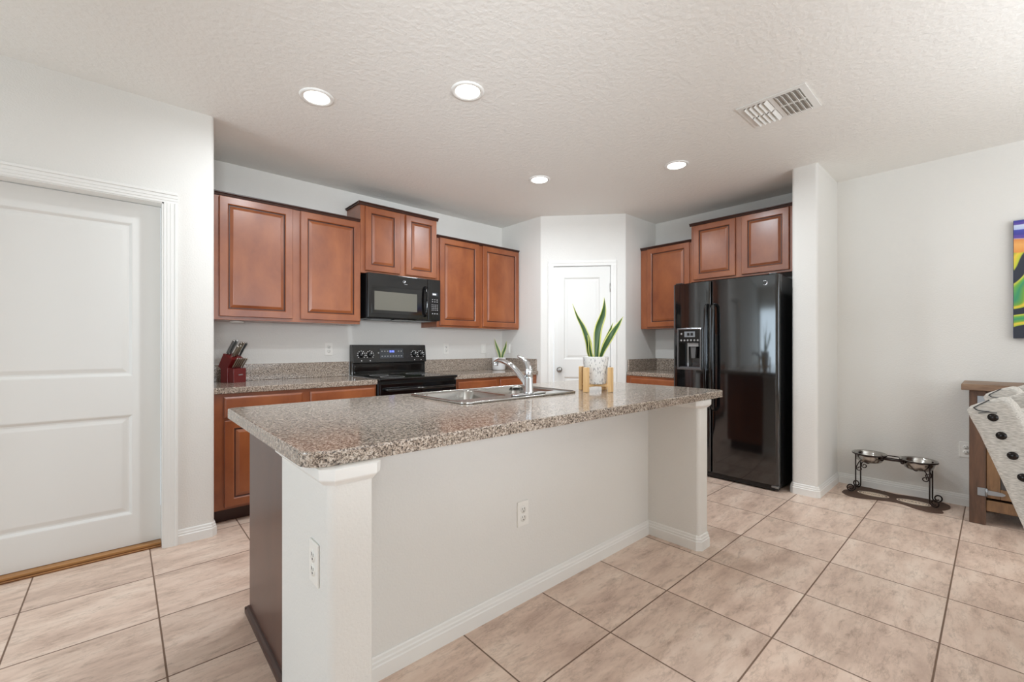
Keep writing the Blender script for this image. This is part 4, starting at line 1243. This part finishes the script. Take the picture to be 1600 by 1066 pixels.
for (y0, y1, hs) in ((-.545, .042, .042), (-1.18, -.585, -1.18)):
    b = nb(); box(b, SBX0 + .004, SBX0 + .028, y1 - .062, y1, .185, .855, .003, 1); box(b, SBX0 + .004, SBX0 + .028, y0, y0 + .062, .185, .855, .003, 1)
    box(b, SBX0 + .004, SBX0 + .028, y0 + .062, y1 - .062, .185, .250, .003, 1); box(b, SBX0 + .004, SBX0 + .028, y0 + .062, y1 - .062, .790, .855, .003, 1)
    dd = obj('door', b, M_RUSTICH, t)
    b = nb(); box(b, SBX0 + .016, SBX0 + .024, y0 + .063, y1 - .063, .251, .789); obj('door_panel', b, mat('dark_door_panel', (62, 58, 56), .5), dd)
    for z in (.222, .838):
        hy = hs if hs > 0 else y0; sg = -1 if hs > 0 else 1
        b = nb(); box(b, SBX0 - .004, SBX0 + .004 - .0005, hy - sg * .040, hy - sg * .004, z - .026, z + .026, .001, 1)
        prism(b, [(hy, z - .016), (hy + sg * .070, z - .013), (hy + sg * .084, z - .004), (hy + sg * .084, z + .004), (hy + sg * .070, z + .011), (hy, z + .016)][::1], SBX0 - .001, SBX0 + .0035, axis='X')
        tube(b, [(SBX0 - .005, hy, z - .026), (SBX0 - .005, hy, z + .026)], .006, 8)
        obj('strap_hinge', b, M_GALV, dd)
    b = nb(); lathe(b, [(0, .03), (.014, .028), (.016, .02), (.008, .012), (.007, 0)], (SBX0 + .004, y0 + .03 if hs > 0 else y1 - .03, .52), 16, axis='X'); obj('knob', b, M_GALV, dd)

# ------------------------------------------------------------------ dining chairs (backs towards +y)
def chair(x0, label, turn, dy, w=.47):
    t = thing('dining_chair', label, 'chair', (x0 + w / 2, -.40, 0), 'upholstered dining chairs')
    b = nb()
    # side profile of the padded back, leaning back at the top: (y, z)
    L = [(-.125, .46), (-.075, .60), (-.022, .76), (.036, .925), (.056, .972), (.064, .996), (.056, 1.010), (.040, 1.020), (.014, 1.034), (-.006, 1.042), (-.020, 1.040), (-.034, 1.022), (-.050, .985), (-.074, .915), (-.135, .76), (-.190, .60), (-.235, .46)]
    # thick padded wings at both sides, the middle set forward and a little lower
    prism(b, L, x0, x0 + .080, axis='X', bev=.012, bseg=3); prism(b, L, x0 + w - .080, x0 + w, axis='X', bev=.012, bseg=3)
    prism(b, [(y - .030, .46 + (z - .46) * .93) for y, z in L], x0 + .070, x0 + w - .070, axis='X', bev=.010, bseg=3)
    bk = obj('backrest', b, M_LINEN, t, smooth=50)
    studs = [(.005, .981), (-.0125, .928), (-.0355, .872), (-.056, .812), (-.078, .752), (-.100, .692), (-.122, .632), (-.144, .572)]
    for y, z in studs:
        for xs, s in ((x0, 1), (x0 + w, -1)):
            b = nb(); lathe(b, [(0, .0075 * s), (.006, .0065 * s), (.0105, .003 * s), (.0125, -.0005 * s), (.0145, -.001 * s), (.0150, -.003 * s)], (xs, y, z), 18, axis='X'); obj('stud', b, M_BUTTON, bk)
    # corner fold stitched in dark thread near the top of each side
    for xs, s in ((x0, -1), (x0 + w, 1)):
        b = nb(); xq = xs + s * .0015
        tube(b, smooth_path([(xs + s * -.006, .014, 1.0335), (xq, .034, 1.017), (xq, .0465, 1.006)], 5), .0016, 6); tube(b, smooth_path([(xq, .0465, 1.006), (xq, .036, .999), (xq, .012, .9975)], 5), .0016, 6)
        tube(b, smooth_path([(xq, .036, .990), (xq, .016, .996), (xq, -.004, .996)], 5), .0012, 6)
        obj('corner_seam', b, M_STITCH, bk)
    b = nb(); box(b, x0 + .005, x0 + w - .005, -.70, -.14, .39, .49, .025, 4); obj('seat', b, M_LINEN, t, smooth=50)
    b = nb(); box(b, x0 + .015, x0 + w - .015, -.685, -.16, .345, .39, .004, 1); obj('seat_frame', b, M_LINEN, t)
    for xx in (x0 + .045, x0 + w - .045):
        b = nb(); tube(b, [(xx, -.655, .346), (xx, -.660, 0)], [.024, .015], 4); obj('leg', b, M_CHAIRLEG, t)
        b = nb(); tube(b, [(xx, -.195, .346), (xx, -.150, .15), (xx, -.115, 0)], [.024, .020, .015], 4); obj('leg', b, M_CHAIRLEG, t)
    # the chairs stand slightly turned: swing about the near rear corner
    piv = Vector((x0, .064, 0)); a = math.radians(turn)
    t.location = piv + Matrix.Rotation(a, 3, 'Z') @ (Vector(t.location) - piv) + Vector((0, dy, 0)); t.rotation_euler = (0, 0, a)
    return t


chair(2.000, 'studded linen dining chair nearest the camera at the right edge', -11, 0)
chair(2.560, 'studded linen dining chair behind the nearest one, beside the sideboard', -11, -.028)

# ------------------------------------------------------------------ painting on the right wall
b = nb(); box(b, XR - .041, XR - .001, -1.10, -.082, 1.255, 2.083, .002, 1)
t = tag(obj('canvas_painting', b, M_ARTEDGE), 'colourful abstract canvas of blue, orange and green bands on the right wall', 'painting')
b = nb(); box(b, XR - .0425, XR - .0412, -1.098, -.084, 1.257, 2.081); obj('painted_face', b, M_ART, t)
